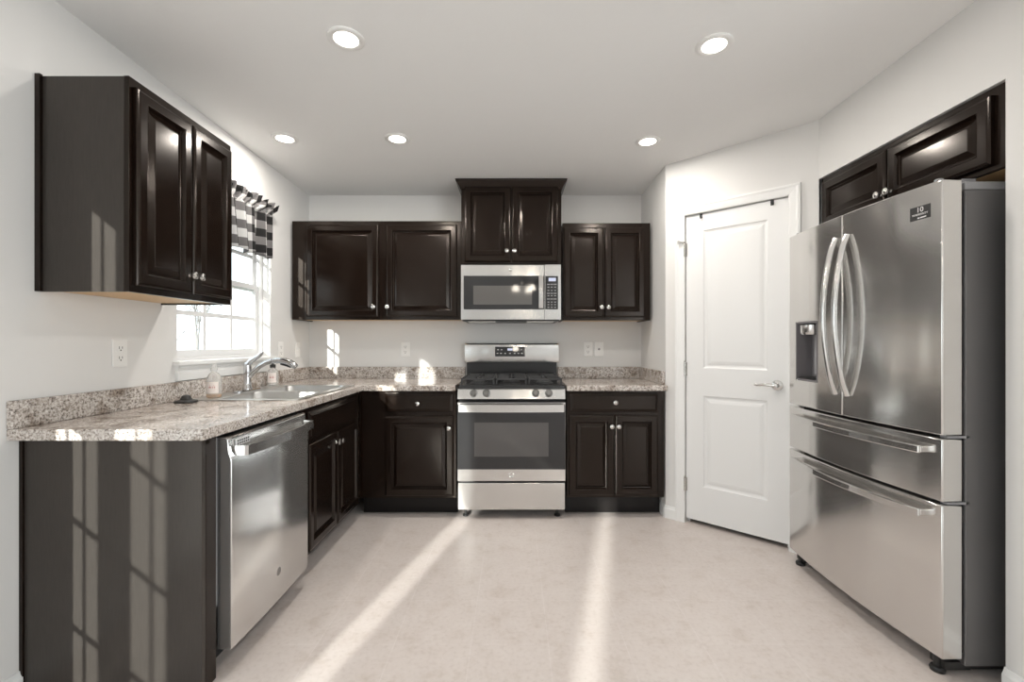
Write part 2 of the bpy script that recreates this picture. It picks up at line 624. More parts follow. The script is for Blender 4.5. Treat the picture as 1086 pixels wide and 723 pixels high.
# sash lock and the stool and apron under the window
bm = bmesh.new(); bx(bm, -0.03, -0.005, -0.03, 0.03, 1.582 - WIN[2], 1.595 - WIN[2])
obj('sash_lock', bm, M_vinyl, w1, bevel=0.003)
bm = bmesh.new()
bx(bm, XL - 0.058, XL, WIN[0] + 0.001, WIN[1] - 0.001, WIN[2] - 0.0, WIN[2] + 0.016)
bx(bm, XL + 0.0005, XL + 0.035, WIN[0] - 0.03, WIN[1] + 0.03, WIN[2] - 0.006, WIN[2] + 0.016)
obj('trim_1', bm, M_trim, kind='structure', bevel=0.004)
bm = bmesh.new()
pr = [(0, 0), (0.014, 0.004), (0.014, 0.04), (0.010, 0.055), (0.016, 0.068), (0.016, 0.078), (0, 0.078)]
loft(bm, [[(XL + 0.0005 + a, y, 1.0005 + h) for a, h in pr] for y in (WIN[0] - 0.012, WIN[1] + 0.012)], True, True)
obj('trim_2', bm, M_trim, kind='structure')

# patio door: two glazed panels with grilles
def glazed(bm_f, bm_m, bm_p, x0, x1, y0, y1, z0, z1, ys, zs):
    for y in ys: bx(bm_m, (x0 + x1) / 2 - 0.004, (x0 + x1) / 2 + 0.004, y - 0.009, y + 0.009, z0, z1)
    for z in zs: bx(bm_m, (x0 + x1) / 2 - 0.004, (x0 + x1) / 2 + 0.004, y0, y1, z - 0.009, z + 0.009)
    bx(bm_p, (x0 + x1) / 2 - 0.001, (x0 + x1) / 2 + 0.001, y0 - 0.003, y1 + 0.003, z0 - 0.003, z1 + 0.003)


r = structure('door_2', (XL - 0.02, 0, 0))
GA, GB, GZ = (0.26, 0.75), (-0.665, -0.034), (0.06, 1.86)
us = [-0.998, GB[0], GB[1], GA[0], GA[1], 0.898]; vs = [0.0, GZ[0], GZ[1], 1.928]
bm = bmesh.new()
cells(bm, us, vs, holed(us, vs, [(*GA, *GZ), (*GB, *GZ)]), -0.04, 0.0, lambda u, v, w: (w, u, v))
obj('door_frame', bm, M_vinyl, r)
for (g, ys) in ((GA, (0.52,)), (GB, (-0.395,))):
    bmm, bmp = bmesh.new(), bmesh.new()
    glazed(None, bmm, bmp, -0.025, -0.015, g[0], g[1], GZ[0], GZ[1], ys, (0.405, 0.77, 1.13, 1.495))
    obj('muntin', bmm, M_vinyl, r); obj('pane', bmp, M_pane, r)

w3 = structure('window_2', (XL - 0.02, 0, 0))
GC, GCZ = (-2.73, -2.11), (0.55, 1.92)
us = [DIN[0] + 0.002, *GC, DIN[1] - 0.002]; vs = [DIN[2] + 0.002, *GCZ, DIN[3] - 0.002]
bm = bmesh.new()
cells(bm, us, vs, holed(us, vs, [(*GC, *GCZ)]), -0.04, 0.0, lambda u, v, w: (w, u, v))
obj('window_frame', bm, M_vinyl, w3)
bmm, bmp = bmesh.new(), bmesh.new()
glazed(None, bmm, bmp, -0.025, -0.015, GC[0], GC[1], GCZ[0], GCZ[1], (), (1.23,))
obj('muntin', bmm, M_vinyl, w3); obj('pane', bmp, M_pane, w3)
w4 = structure('window_3', (0, -5.05, 0))
bm = bmesh.new(); bx(bm, SID[0], SID[1], -0.002, 0.002, SID[2], SID[3]); obj('pane', bm, M_pane, w4)
w5 = structure('window_4', (3.55, 0, 0))
bm = bmesh.new(); bx(bm, -0.002, 0.002, -4.3, -0.9, 0.35, 2.25); obj('pane', bm, M_pane, w5)

# ------------------------------------------------------------------ pantry door with casing
d1 = structure('door_1', PA, DANG)
bm = bmesh.new()
T = 0.035
PX = (0.2512, 0.6275); UPZ = (1.03, 1.924); LOZ = (0.257, 0.850)
x0, x1, zb, zt = DT0, DT1, 0.03, DTOP
us = [x0, PX[0], PX[1], x1]; vs = [zb, LOZ[0], LOZ[1], UPZ[0], UPZ[1], zt]
cells(bm, us, vs, holed(us, vs, [(*PX, *LOZ), (*PX, *UPZ)]), 0.012, 0.012 + T, lambda u, v, w: (u, w, v))
for zz in (LOZ, UPZ):
    loft(bm, rect_rings(PX[0], PX[1], zz[0], zz[1],
                        [(0, 0.012), (0.006, 0.017), (0.014, 0.0195), (0.022, 0.0195), (0.030, 0.0165), (0.045, 0.0135)]), False, True)
slab = obj('door_slab', bm, M_door, d1)
# casing: two legs and a head with a stepped profile
CW = 0.061
bm = bmesh.new()
o0, o1, zt2 = DT0 - 0.004 - CW, DT1 + 0.004 + CW, DTOP + 0.004 + CW
pr = [(0, 0.0005), (0, -0.017), (0.012, -0.019), (0.022, -0.015), (0.036, -0.013), (CW - 0.008, -0.010), (CW, -0.006), (CW, 0.0005)]   # (inset from the outer edge, y)
def path(i):
    return [(o0 + i, 0), (o0 + i, zt2 - i), (o1 - i, zt2 - i), (o1 - i, 0)]
rings = []
pp = [path(i) for i, _ in pr]
for k in range(4):
    rings.append([(pp[m][k][0], pr[m][1], pp[m][k][1]) for m in range(len(pr))])
loft(bm, rings, True, True)
obj('casing', bm, M_trim, d1)
bm = bmesh.new()                                                   # jamb stops behind the slab
for a, b, c, d in ((DT0 - 0.003, DT0 + 0.012, 0.0, DTOP + 0.003), (DT1 - 0.012, DT1 + 0.003, 0.0, DTOP + 0.003), (DT0 + 0.012, DT1 - 0.012, DTOP - 0.012, DTOP + 0.003)):
    bx(bm, a, b, 0.05, 0.07, c, d)
obj('door_stop', bm, M_trim, d1)
# lever handle
bm = bmesh.new()
hx, hz = 0.6785, 0.944
lathe(bm, [(0.030, -0.012), (0.031, -0.006), (0.028, 0.0), (0.014, 0.004), (0.011, 0.03), (0.013, 0.036), (0.011, 0.045), (0.0, 0.047)], 28, (hx, 0, hz), 'y')
tube(bm, [(hx, -0.036, hz), (hx - 0.03, -0.041, hz + 0.004), (hx - 0.065, -0.040, hz + 0.003), (hx - 0.095, -0.036, hz - 0.002), (hx - 0.112, -0.034, hz + 0.002)],
     [0.009, 0.0095, 0.0085, 0.0075, 0.006], 12)
obj('lever_handle', bm, M_nickel, d1, smooth=True, label='satin nickel lever handle')
for k, z in enumerate((1.81, 1.02, 0.255)):
    bm = bmesh.new()
    lathe(bm, [(0.0065, z - 0.045), (0.0065, z + 0.045)], 12, (DT0 - 0.003, -0.004, 0))
    lathe(bm, [(0.0045, z + 0.045), (0.007, z + 0.048), (0.004, z + 0.054)], 12, (DT0 - 0.003, -0.004, 0))
    bx(bm, DT0 - 0.002, DT0 + 0.008, 0.004, 0.0115, z - 0.044, z + 0.044)
    if k == 0:                                                     # hinge pin stop
        tube(bm, [(DT0 - 0.003, -0.006, z + 0.05), (DT0 - 0.030, -0.03, z + 0.052)], 0.005, 8)
        lathe(bm, [(0.009, 0), (0.009, 0.014)], 12, (DT0 - 0.032, -0.022, z + 0.052), 'y')
    obj('hinge', bm, M_nickel, d1, smooth=True)

for x, lb in ((0.238, 'small black over-door hook clip above the hinge side of the white pantry door'), (0.652, 'small black over-door hook clip above the lever handle side of the pantry door')):
    bm = bmesh.new()
    bx(bm, x - 0.009, x + 0.009, 0.006, 0.0112, DTOP - 0.03, DTOP + 0.001)
    bx(bm, x - 0.006, x + 0.006, -0.006, 0.006, DTOP - 0.026, DTOP - 0.014)
    h = obj('door_hook', bm, M_black, bevel=0.002)
    h.location = PA; h.rotation_euler = (0, 0, DANG)
    tag(h, lb, 'hook', 'over-door hook clips')

# ------------------------------------------------------------------ cabinets
DOOR_PROF = [(0, 0.0), (0, -0.013), (0.003, -0.0165), (0.007, -0.0175), (0.011, -0.0195), (0.040, -0.0195), (0.0425, -0.0205), (0.045, -0.0190), (0.047, -0.0150),
             (0.051, -0.0060), (0.055, -0.0050), (0.057, -0.0060), (0.077, -0.0150), (0.079, -0.0165), (0.0805, -0.0168)]
DRAWER_PROF = [(0, 0.0), (0, -0.008), (0.003, -0.011), (0.016, -0.0150), (0.0175, -0.0185), (0.020, -0.0195)]


def knob(parent, x, z, y=-0.0195):
    bm = bmesh.new()
    lathe(bm, [(0.0085, 0.0), (0.0075, 0.003), (0.0055, 0.008), (0.006, 0.012), (0.0125, 0.017), (0.0155, 0.021), (0.0145, 0.026), (0.009, 0.029), (0.0, 0.030)], 20, (x, y, z), 'y')
    return obj('knob', bm, M_nickel, parent, smooth=True, label='round satin nickel knob')


def front(kind, root, x0, x1, z0, z1, kn=None, small=1.0):
    bm = bmesh.new()
    pr = DOOR_PROF if kind == 'door' else DRAWER_PROF
    loft(bm, rect_rings(x0, x1, z0, z1, [(i * small, y) for i, y in pr]), True, True)
    d = obj(kind, bm, M_cab, root)
    d.location = (0, -0.0008, 0)
    if kn: knob(d, *kn)
    return d


def cabinet(name, label, loc, rz, w, z0, z1, depth, doors=(), drawers=(), toe=False, group=None, frame_z0=None, carcass_mat=None, fx=(0, 0), under=True):
    """local frame: x along the front from 0 to w, the face at y = 0, depth to +y, z world height"""
    r = thing(name, label, 'cabinet', loc, rz, group)
    F = 0.019
    fz = z0 if frame_z0 is None else frame_z0
    bm = bmesh.new()
    if toe:                                                        # open-topped box: the sink bowls hang into it
        t = 0.016
        bx(bm, 0, t, F, depth, fz, z1); bx(bm, w - t, w, F, depth, fz, z1)
        bx(bm, t, w - t, F, depth, fz, fz + t); bx(bm, t, w - t, depth - t, depth, fz + t, z1)
    else:                                                          # wall cabinet: floor of the box sits up inside the frame
        t = 0.012
        bx(bm, 0, t, F, depth, z0, z1); bx(bm, w - t, w, F, depth, z0, z1)
        bx(bm, t, w - t, F, depth, z0 + 0.022, z1)
    obj('carcass', bm, carcass_mat or M_side, r)
    bm = bmesh.new()
    bx(bm, -fx[0], w + fx[1], 0, F, fz, z1)
    obj('face_frame', bm, M_cab, r, bevel=0.0015)
    if not toe and under:
        bm = bmesh.new()
        bx(bm, 0.0125, w - 0.0125, F + 0.001, depth - 0.001, z0 + 0.008, z0 + 0.0215)
        obj('bottom_panel', bm, M_ply, r, label='bare birch underside')
    if toe:
        bm = bmesh.new()
        bx(bm, 0, w, 0.10, 0.115, 0, fz)
        bx(bm, 0, w, 0.115, depth, 0, fz)
        obj('toe_kick', bm, M_toe, r)
    for d in doors: front('door', r, *d)
    for d in drawers: front('drawer_front', r, *d)
    return r


CT0, CT1 = 0.868, 0.906          # countertop underside and top
# wall cabinets on the back wall: face at Y = 3.38
FY = 3.38
x0 = -1.656
lx = lambda x: x - x0
cabinet('wall_cabinet', 'espresso two-door wall cabinet in the corner, between the window and the microwave', (x0, FY, 0), 0, 1.262, 1.366, 2.103, 0.3195,
        [(lx(-1.545), lx(-1.009), 1.390, 2.072, (lx(-1.039), 1.459)), (lx(-0.950), lx(-0.425), 1.390, 2.072, (lx(-0.936), 1.459))])
x0 = 0.364
cabinet('wall_cabinet', 'espresso two-door wall cabinet between the microwave and the pantry corner', (x0, FY, 0), 0, 0.654, 1.361, 2.088, 0.3195,
        [(lx(0.372), lx(0.667), 1.384, 2.053, (lx(0.650), 1.456)), (lx(0.678), lx(0.975), 1.384, 2.053, (lx(0.700), 1.456))])
x0 = -0.3925
mc = cabinet('wall_cabinet', 'raised espresso two-door cabinet with crown moulding above the microwave', (x0, FY - 0.01, 0), 0, 0.746, 1.782, 2.37, 0.3295,
             [(lx(-0.365), lx(-0.0245), 1.796, 2.352, (lx(-0.052), 1.872)), (lx(-0.014), lx(0.326), 1.796, 2.352, (lx(0.005), 1.872))], under=False)
# crown moulding of that cabinet: three mitred runs
bm = bmesh.new()
pr = [(0.0, 2.338), (0.006, 2.338), (0.010, 2.348), (0.014, 2.356), (0.030, 2.382), (0.036, 2.388), (0.040, 2.403), (0.0, 2.403)]
w = 0.746
rings = []
for cx, cy, sx, sy in ((0, 0.3, -1, 0), (0, 0, -1, -1), (w, 0, 1, -1), (w, 0.3, 1, 0)):
    rings.append([(cx + sx * (a + 0.0005), cy + sy * (a + 0.0005), z) for a, z in pr])
loft(bm, rings, True, True)
obj('crown_moulding', bm, M_cab, mc)

# wall cabinet on the window wall: faces +X, local x runs along +Y
uc = cabinet('wall_cabinet', 'espresso two-door wall cabinet before the window, its bare side towards the room', (-1.351, 1.592, 0), PI / 2, 0.568, 1.372, 2.130, 0.3235,
             [(0.012, 0.286, 1.396, 2.098, (0.268, 1.468)), (0.294, 0.551, 1.396, 2.098, (0.312, 1.468))], fx=(0.004, 0.0))
bm = bmesh.new()
bx(bm, -0.012, -0.0003, 0.305, 0.3235, 1.372, 2.134)
obj('scribe_strip', bm, M_cab, uc, bevel=0.001)

# cabinet over the refrigerator: faces -X, local x runs along -Y
cabinet('wall_cabinet', 'wide low espresso two-door cabinet in the alcove above the refrigerator', (1.697, 2.494, 0), -PI / 2, 0.940, 1.800, 2.094, 0.60,
        [(0.020, 0.447, 1.822, 2.066, (0.425, 1.868)), (0.456, 0.897, 1.822, 2.066, (0.478, 1.868))])

# base cabinets on the back wall: face at Y = 3.09
BY = 3.09
x0 = -1.058
cabinet('base_cabinet', 'black corner base cabinet with one drawer over one door, beside the range', (x0, BY, 0), 0, 0.664, 0, CT0 - 0.001, 0.609,
        [(lx(-0.875), lx(-0.412), 0.154, 0.696, (lx(-0.441), 0.618))], [(lx(-0.875), lx(-0.412), 0.725, 0.851, (lx(-0.652), 0.783))], True, frame_z0=0.135)
x0 = 0.361
cabinet('base_cabinet', 'black base cabinet with one drawer over two doors, beside the pantry', (x0, BY, 0), 0, 0.664, 0, CT0 - 0.001, 0.609,
        [(lx(0.376), lx(0.681), 0.158, 0.702, (lx(0.662), 0.628)), (lx(0.690), lx(0.979), 0.158, 0.702, (lx(0.709), 0.628))],
        [(lx(0.378), lx(0.979), 0.724, 0.853, (lx(0.686), 0.790))], True, frame_z0=0.140)
# sink base on the window wall: face at X = -1.06
y0 = 2.245
cabinet('base_cabinet', 'black sink base cabinet with false drawer and two doors beside the dishwasher', (-1.060, y0, 0), PI / 2, 3.088 - y0, 0, CT0 - 0.001, 0.614,
        [(2.312 - y0, 2.672 - y0, 0.122, 0.670, (2.650 - y0, 0.610)), (2.681 - y0, 3.040 - y0, 0.122, 0.670, (2.703 - y0, 0.610))],
        [(2.312 - y0, 3.040 - y0, 0.694, 0.838)], True, frame_z0=0.098)
# finished end of the run, nearest the camera
ep = thing('cabinet_end_panel', 'tall glossy dark end panel closing the counter run next to the dishwasher', 'cabinet panel', (XL + 0.001, 1.538, 0))
box('side_panel', 0.0, 0.614, 0.0, 0.018, 0.0, CT0 - 0.001, M_side, ep, 0.001)
box('edge_stile', 0.596, 0.6145, 0.0185, 0.073, 0.0, CT0 - 0.001, M_cab, ep, 0.001)
box('scribe_strip', 0.0, 0.012, -0.008, -0.0003, 0.0, CT0 - 0.001, M_cab, ep, 0.001)

# ------------------------------------------------------------------ countertops
SK = (-1.612, -1.085, 2.255, 3.015)               # cut-out for the sink
ct = thing('countertop', 'L-shaped speckled granite-look countertop carrying the sink', 'countertop', (0, 0, 0))
us = [XL + 0.0005, SK[0], SK[1], -1.025, -0.396]; vs = [1.4916, SK[2], SK[3], 3.055, YB - 0.0005]
bm = bmesh.new()
cells(bm, us, vs, lambda i, j: (i < 3 or j == 3) and not (i == 1 and j == 1), CT0, CT1, lambda u, v, w: (u, v, w))
obj('worktop', bm, M_gran, ct, bevel=0.004, seg=2)
bm = bmesh.new()
cells(bm, [XL + 0.0005, XL + 0.02, -0.396], [1.4916, YB - 0.02, YB - 0.0005], lambda i, j: i == 0 or j == 1, CT1 + 0.0003, 0.999, lambda u, v, w: (u, v, w))
obj('backsplash', bm, M_gran, ct, bevel=0.003)
cr = thing('countertop', 'short speckled granite-look countertop between the range and the pantry corner', 'countertop', (0, 0, 0))
box('worktop', 0.357, 1.0385, 3.055, YB - 0.0005, CT0, CT1, M_gran, cr, 0.006, seg=3)
bm = bmesh.new()
cells(bm, [0.357, 1.0185, 1.0385], [3.11, YB - 0.02, YB - 0.0005], lambda i, j: i == 1 or j == 1, CT1 + 0.0003, 0.999, lambda u, v, w: (u, v, w))
obj('backsplash', bm, M_gran, cr, bevel=0.003)

# ------------------------------------------------------------------ sink, faucet, bottles
sk = thing('kitchen_sink', 'double-bowl stainless steel sink set in the counter under the window', 'sink', (0, 0, CT1))
RX, RY = (-1.632, -1.066), (2.235, 3.034)
B1, B2 = (2.275, 2.615), (2.650, 2.990)
BXX = (-1.492, -1.105)
us = [RX[0], BXX[0], BXX[1], RX[1]]; vs = [RY[0], *B1, *B2, RY[1]]
bm = bmesh.new()
cells(bm, us, vs, holed(us, vs, [(*BXX, *B1), (*BXX, *B2)]), 0.0003, 0.006, lambda u, v, w: (u, v, w))
obj('rim', bm, M_sink, sk, bevel=0.003)


def rring(x0, x1, y0, y1, r, z, n=6):
    out = []
    for cx, cy, a0 in ((x1 - r, y1 - r, 0), (x0 + r, y1 - r, 90), (x0 + r, y0 + r, 180), (x1 - r, y0 + r, 270)):
        for k in range(n + 1):
            a = R(a0 + 90 * k / n)
            out.append((cx + r * math.cos(a), cy + r * math.sin(a), z))
    return out


def sq_ring(x0, x1, y0, y1, z, n=6):
    out = []
    for p in ((x1, y1), (x0, y1), (x0, y0), (x1, y0)):
        out += [(p[0], p[1], z)] * (n + 1)
    return out


for b in (B1, B2):
    bm = bmesh.new()
    e = 0.0006
    A = (BXX[0] + e, BXX[1] - e, b[0] + e, b[1] - e)
    ins = lambda i: (A[0] + i, A[1] - i, A[2] + i, A[3] - i)
    rings = [sq_ring(*A, 0.0055), rring(*ins(0.001), 0.045, 0.0050), rring(*ins(0.004), 0.045, -0.004), rring(*ins(0.012), 0.05, -0.13), rring(*ins(0.022), 0.06, -0.155), rring(*ins(0.05), 0.06, -0.165)]
    loft(bm, rings, False, True)
    bmesh.ops.remove_doubles(bm, verts=bm.verts, dist=1e-6)
    bo = obj('bowl', bm, M_sink, sk, smooth=True)
    bm = bmesh.new()
    lathe(bm, [(0.044, -0.1645), (0.044, -0.162), (0.036, -0.1615), (0.030, -0.1635), (0.0, -0.1635)], 24, ((A[0] + A[1]) / 2, (b[0] + b[1]) / 2, 0))
    obj('drain', bm, M_chrome, bo, smooth=True)

fx, fy = -1.563, 2.655
fa = thing('kitchen_faucet', 'chrome single-lever pull-out faucet standing behind the sink bowls', 'faucet', (fx, fy, CT1 + 0.0062))
bm = bmesh.new()
us_, n_ = rring(-0.028, 0.028, -0.115, 0.115, 0.027, 0.0003), None
loft(bm, [us_, rring(-0.028, 0.028, -0.115, 0.115, 0.027, 0.005), rring(-0.024, 0.024, -0.110, 0.110, 0.023, 0.009)], True, True)
obj('deck_plate', bm, M_chrome, fa, smooth=True)
bm = bmesh.new()
lathe(bm, [(0.027, 0.009), (0.0265, 0.016), (0.022, 0.025), (0.020, 0.06), (0.0205, 0.10), (0.0225, 0.118), (0.021, 0.14), (0.022, 0.150), (0.018, 0.163), (0.008, 0.168), (0.0, 0.168)], 28)
obj('faucet_body', bm, M_chrome, fa, smooth=True)
bm = bmesh.new()
tube(bm, [(0.005, 0, 0.155), (0.022, 0, 0.176), (0.045, 0, 0.190), (0.068, 0, 0.204), (0.084, 0, 0.222), (0.088, 0, 0.232)], [0.017, 0.015, 0.0125, 0.0115, 0.010, 0.007], 12, 1.25)
obj('lever', bm, M_chrome, fa, smooth=True)
bm = bmesh.new()
tube(bm, [(0.010, 0, 0.085), (0.035, 0, 0.112), (0.07, 0, 0.143), (0.11, 0, 0.165), (0.145, 0, 0.175)], [0.016, 0.0145, 0.014, 0.0145, 0.015], 16)
obj('spout', bm, M_chrome, fa, smooth=True)
bm = bmesh.new()
tube(bm, [(0.147, 0, 0.1755), (0.18, 0, 0.178), (0.22, 0, 0.174), (0.25, 0, 0.164), (0.275, 0, 0.148), (0.285, 0, 0.140)], [0.0160, 0.0172, 0.0185, 0.019, 0.0180, 0.015], 16)
hd = obj('spray_head', bm, M_chrome, fa, smooth=True)
bm = bmesh.new()
tube(bm, [(0.195, 0, 0.157), (0.225, 0, 0.152), (0.255, 0, 0.140)], [0.006, 0.009, 0.007], 10)
obj('spray_button', bm, M_black, hd, smooth=True)


def bottle(name, label, loc, prof_b, liquid, cap_prof, lab, cap_mat, spout=None, body_mat=None):
    r = thing(name, label, 'bottle', loc)
    bm = bmesh.new(); lathe(bm, prof_b, 28)
    obj('bottle_body', bm, body_mat or M_clear, r, smooth=True)
    if liquid:
        bm = bmesh.new(); lathe(bm, liquid, 28)
        obj('soap', bm, M_amber, r, smooth=True, label='amber liquid soap')
    bm = bmesh.new(); lathe(bm, cap_prof, 20)
    if spout: tube(bm, spout, 0.006, 8)
    obj('cap', bm, cap_mat, r, smooth=True)
    rad, za, zb, half = lab
    bm = bmesh.new()
    n = 10
    rings = []
    ang = [R(-72) + R(2 * half) * (k / n - 0.5) for k in range(n + 1)]
    rings = [[(rr * math.cos(a), rr * math.sin(a), z) for (rr, z) in ((rad, za), (rad + 0.0008, za), (rad + 0.0008, zb), (rad, zb))] for a in ang]
    loft(bm, rings, True, True)
    lo = obj('paper_label', bm, M_label, r)
    bm = bmesh.new()                                               # print on the label: an emblem over lines of small type
    def patch(a0, a1, z0, z1):
        a0, a1 = R(-72 + a0), R(-72 + a1)
        v = [bm.verts.new(((rad + 0.0011) * math.cos(a), (rad + 0.0011) * math.sin(a), z)) for a, z in ((a0, z0), (a1, z0), (a1, z1), (a0, z1))]
        bm.faces.new(v)
    h = zb - za
    for a0, a1, f0, f1 in ((-14, 12, 0.62, 0.72), (-20, -6, 0.46, 0.58), (2, 18, 0.44, 0.6), (-18, 16, 0.30, 0.34), (-14, 12, 0.20, 0.23)):
        patch(a0 * half / 40, a1 * half / 40, za + h * f0, za + h * f1)
    obj('print', bm, M_redprint, lo)
    return r


bottle('dish_soap_bottle', 'clear dish soap bottle with a little amber soap, at the near corner of the sink', (-1.540, 2.325, CT1 + 0.0065),
       [(0.028, 0), (0.033, 0.004), (0.034, 0.02), (0.033, 0.085), (0.031, 0.105), (0.022, 0.122), (0.013, 0.13), (0.013, 0.138)],
       [(0.030, 0.003), (0.032, 0.006), (0.032, 0.018), (0.0, 0.018)],
       [(0.016, 0.138), (0.016, 0.150), (0.010, 0.155), (0.009, 0.168), (0.006, 0.172), (0, 0.172)], (0.0346, 0.024, 0.082, 48), M_clear)
bottle('soap_bottle', 'smaller clear soap bottle with a black pump cap, behind the faucet spout', (-1.590, 2.985, CT1 + 0.0065),
       [(0.028, 0), (0.034, 0.004), (0.035, 0.02), (0.034, 0.085), (0.030, 0.10), (0.017, 0.112), (0.014, 0.118)], None,
       [(0.018, 0.118), (0.018, 0.137), (0.008, 0.140), (0.008, 0.150), (0.016, 0.152), (0.016, 0.160), (0, 0.161)], (0.0356, 0.022, 0.085, 42), M_black,
       [(0.0, 0.0, 0.156), (0.022, -0.01, 0.156), (0.036, -0.016, 0.150)])
bm = bmesh.new()
lathe(bm, [(0.048, 0.0), (0.050, 0.003), (0.047, 0.009), (0.034, 0.012), (0.026, 0.014), (0.020, 0.026), (0.018, 0.032), (0.010, 0.036), (0, 0.036)], 28)
o = obj('sink_stopper', bm, M_black, smooth=True)
o.location = (-1.575, 2.175, CT1 + 0.0003)
tag(o, 'round black rubber sink stopper lying on the counter beside the soap bottle', 'sink stopper')

# ------------------------------------------------------------------ dishwasher
DWX = -1.012
dw = thing('dishwasher', 'stainless steel dishwasher under the counter next to the end panel', 'dishwasher', (DWX, 1.6225, 0), PI / 2)
W = 0.602
box('tub', 0.004, W - 0.004, 0.062, 0.62, 0.10, 0.852, M_dark, dw, 0)
bm = bmesh.new()                                                    # door, slightly bowed
n = 10
rings = []
for k in range(n + 1):
    x = W * k / n
    yf = -0.006 * (1 - (2 * k / n - 1) ** 2)
    rings.append([(x, 0.052, 0.092), (x, yf, 0.092), (x, yf, 0.770), (x, yf + 0.010, 0.800), (x, yf + 0.014, 0.845), (x, yf + 0.022, 0.852), (x, 0.052, 0.852)])
loft(bm, rings, True, True)
dd = obj('dishwasher_door', bm, M_steel, dw, smooth=True, bevel=0.003, angle=25)
bm = bmesh.new()
pts = [(0.030, 0.004, 0.800), (0.034, -0.030, 0.800)] + [(0.034 + (W - 0.068) * k / 12, -0.036 - 0.022 * (1 - (2 * k / 12 - 1) ** 2), 0.800) for k in range(13)] + [(W - 0.034, -0.030, 0.800), (W - 0.030, 0.004, 0.800)]
strip(bm, pts, 0.036, 0.013)
obj('handle', bm, M_steel, dd, bevel=0.004)
bm = bmesh.new(); bx(bm, 0.035, 0.118, 0.0035, 0.0080, 0.815, 0.838)
sl = obj('control_label', bm, M_print, dd, label='small light sticker with two rows of dots')
bm = bmesh.new()
for i in range(6):
    for j in range(2):
        cx = 0.044 + 0.013 * i
        bx(bm, cx - 0.004, cx + 0.004, 0.0028, 0.0036, 0.818 + 0.010 * j, 0.825 + 0.010 * j)
obj('sticker_print', bm, M_black, sl)
bm = bmesh.new(); lathe(bm, [(0.017, 0.0), (0.017, 0.0015), (0.0, 0.0015)], 28, (0.315, -0.0045, 0.215), 'y')
obj('badge', bm, mat('badge_grey', (0.25, 0.24, 0.23), 0.35, 0.6), dd)
bm = bmesh.new(); bx(bm, 0.0, W, 0.115, 0.13, 0.0, 0.10); bx(bm, -0.006, 0.006, 0.054, 0.075, 0.13, 0.25)
obj('toe_kick', bm, M_black, dw)
bm = bmesh.new(); bx(bm, -0.0045, 0.0005, 0.052, 0.060, 0.25, 0.852)
obj('door_gasket', bm, M_grey, dw)

# ------------------------------------------------------------------ gas range
RW = 0.7315
rg = thing('gas_range', 'freestanding stainless gas range with black oven glass between the base cabinets', 'range', (-0.3825, 3.06, 0))
box('range_body', 0.003, RW - 0.003, 0.045, 0.60, 0.055, 0.893, M_enamel, rg, 0.002)
for x in (0.05, RW - 0.05):
    for y in (0.07, 0.55):
        bm = bmesh.new(); lathe(bm, [(0.020, 0.0), (0.020, 0.012), (0.010, 0.014), (0.010, 0.054)], 16, (x, y, 0.0))
        obj('foot', bm, M_black, rg, smooth=True)
bm = bmesh.new(); bx(bm, 0.004, RW - 0.004, 0.0, 0.044, 0.065, 0.246)
bx(bm, 0.28, 0.45, -0.006, 0.006, 0.236, 0.246)
obj('storage_drawer', bm, M_steel, rg, bevel=0.003)
# oven door
bm = bmesh.new(); bx(bm, 0.0, RW, 0.002, 0.044, 0.258, 0.790)
od = obj('oven_door', bm, M_steel, rg, bevel=0.003)
bm = bmesh.new(); bx(bm, 0.002, RW - 0.002, -0.002, 0.0018, 0.338, 0.735)
gl = obj('door_glass', bm, M_blackglass, od, bevel=0.001)
bm = bmesh.new(); bx(bm, 0.115, RW - 0.115, -0.0026, -0.0021, 0.425, 0.655)
obj('oven_window', bm, M_greyglass, gl)
bm = bmesh.new()
pts = [(0.012, 0.0, 0.757), (0.016, -0.040, 0.757)] + [(0.016 + (RW - 0.032) * k / 14, -0.046 - 0.010 * (1 - (2 * k / 14 - 1) ** 2), 0.757) for k in range(15)] + [(RW - 0.016, -0.040, 0.757), (RW - 0.012, 0.0, 0.757)]
strip(bm, pts, 0.050, 0.016)
obj('handle', bm, M_steel, od, bevel=0.005)
bm = bmesh.new(); lathe(bm, [(0.018, 0), (0.018, 0.0012), (0.0155, 0.0020), (0.014, 0.0012), (0.0, 0.0012)], 28, (RW / 2, 0.002, 0.298), 'y')
obj('badge', bm, M_nickel, od, smooth=True)
# vent gap, sloping control panel, knobs
bm = bmesh.new(); bx(bm, 0.008, RW - 0.008, 0.03, 0.0448, 0.791, 0.812)
for k in range(9): bx(bm, 0.25 + 0.028 * k, 0.268 + 0.028 * k, 0.024, 0.03, 0.796, 0.806)
obj('vent_slot', bm, M_dark, rg)
bm = bmesh.new()
loft(bm, [[(x, -0.004, 0.813), (x, 0.014, 0.886), (x, 0.0449, 0.886), (x, 0.0449, 0.813)] for x in (0.0, RW)], True, True)
cp = obj('control_panel', bm, M_steel, rg, bevel=0.003)
sl_ = math.atan2(0.018, 0.073)
for px in (502.3, 515.9, 568.3, 582.1):
    kx = (px - 545) / 480 * 3.055 + 0.3825
    bm = bmesh.new()
    lathe(bm, [(0.026, 0.0), (0.026, 0.006), (0.021, 0.008), (0.0195, 0.028), (0.016, 0.031), (0, 0.031)], 24, (0, 0, 0), 'y')
    bx(bm, -0.004, 0.004, -0.036, -0.030, -0.017, 0.017)
    k_ = obj('knob', bm, mat('knob_steel', (0.20, 0.195, 0.19), 0.3, 0.9) if px == 502.3 else bpy.data.materials['knob_steel'], cp, smooth=True)
    k_.location = (kx, 0.0045, 0.852); k_.rotation_euler = (-sl_, 0, 0)
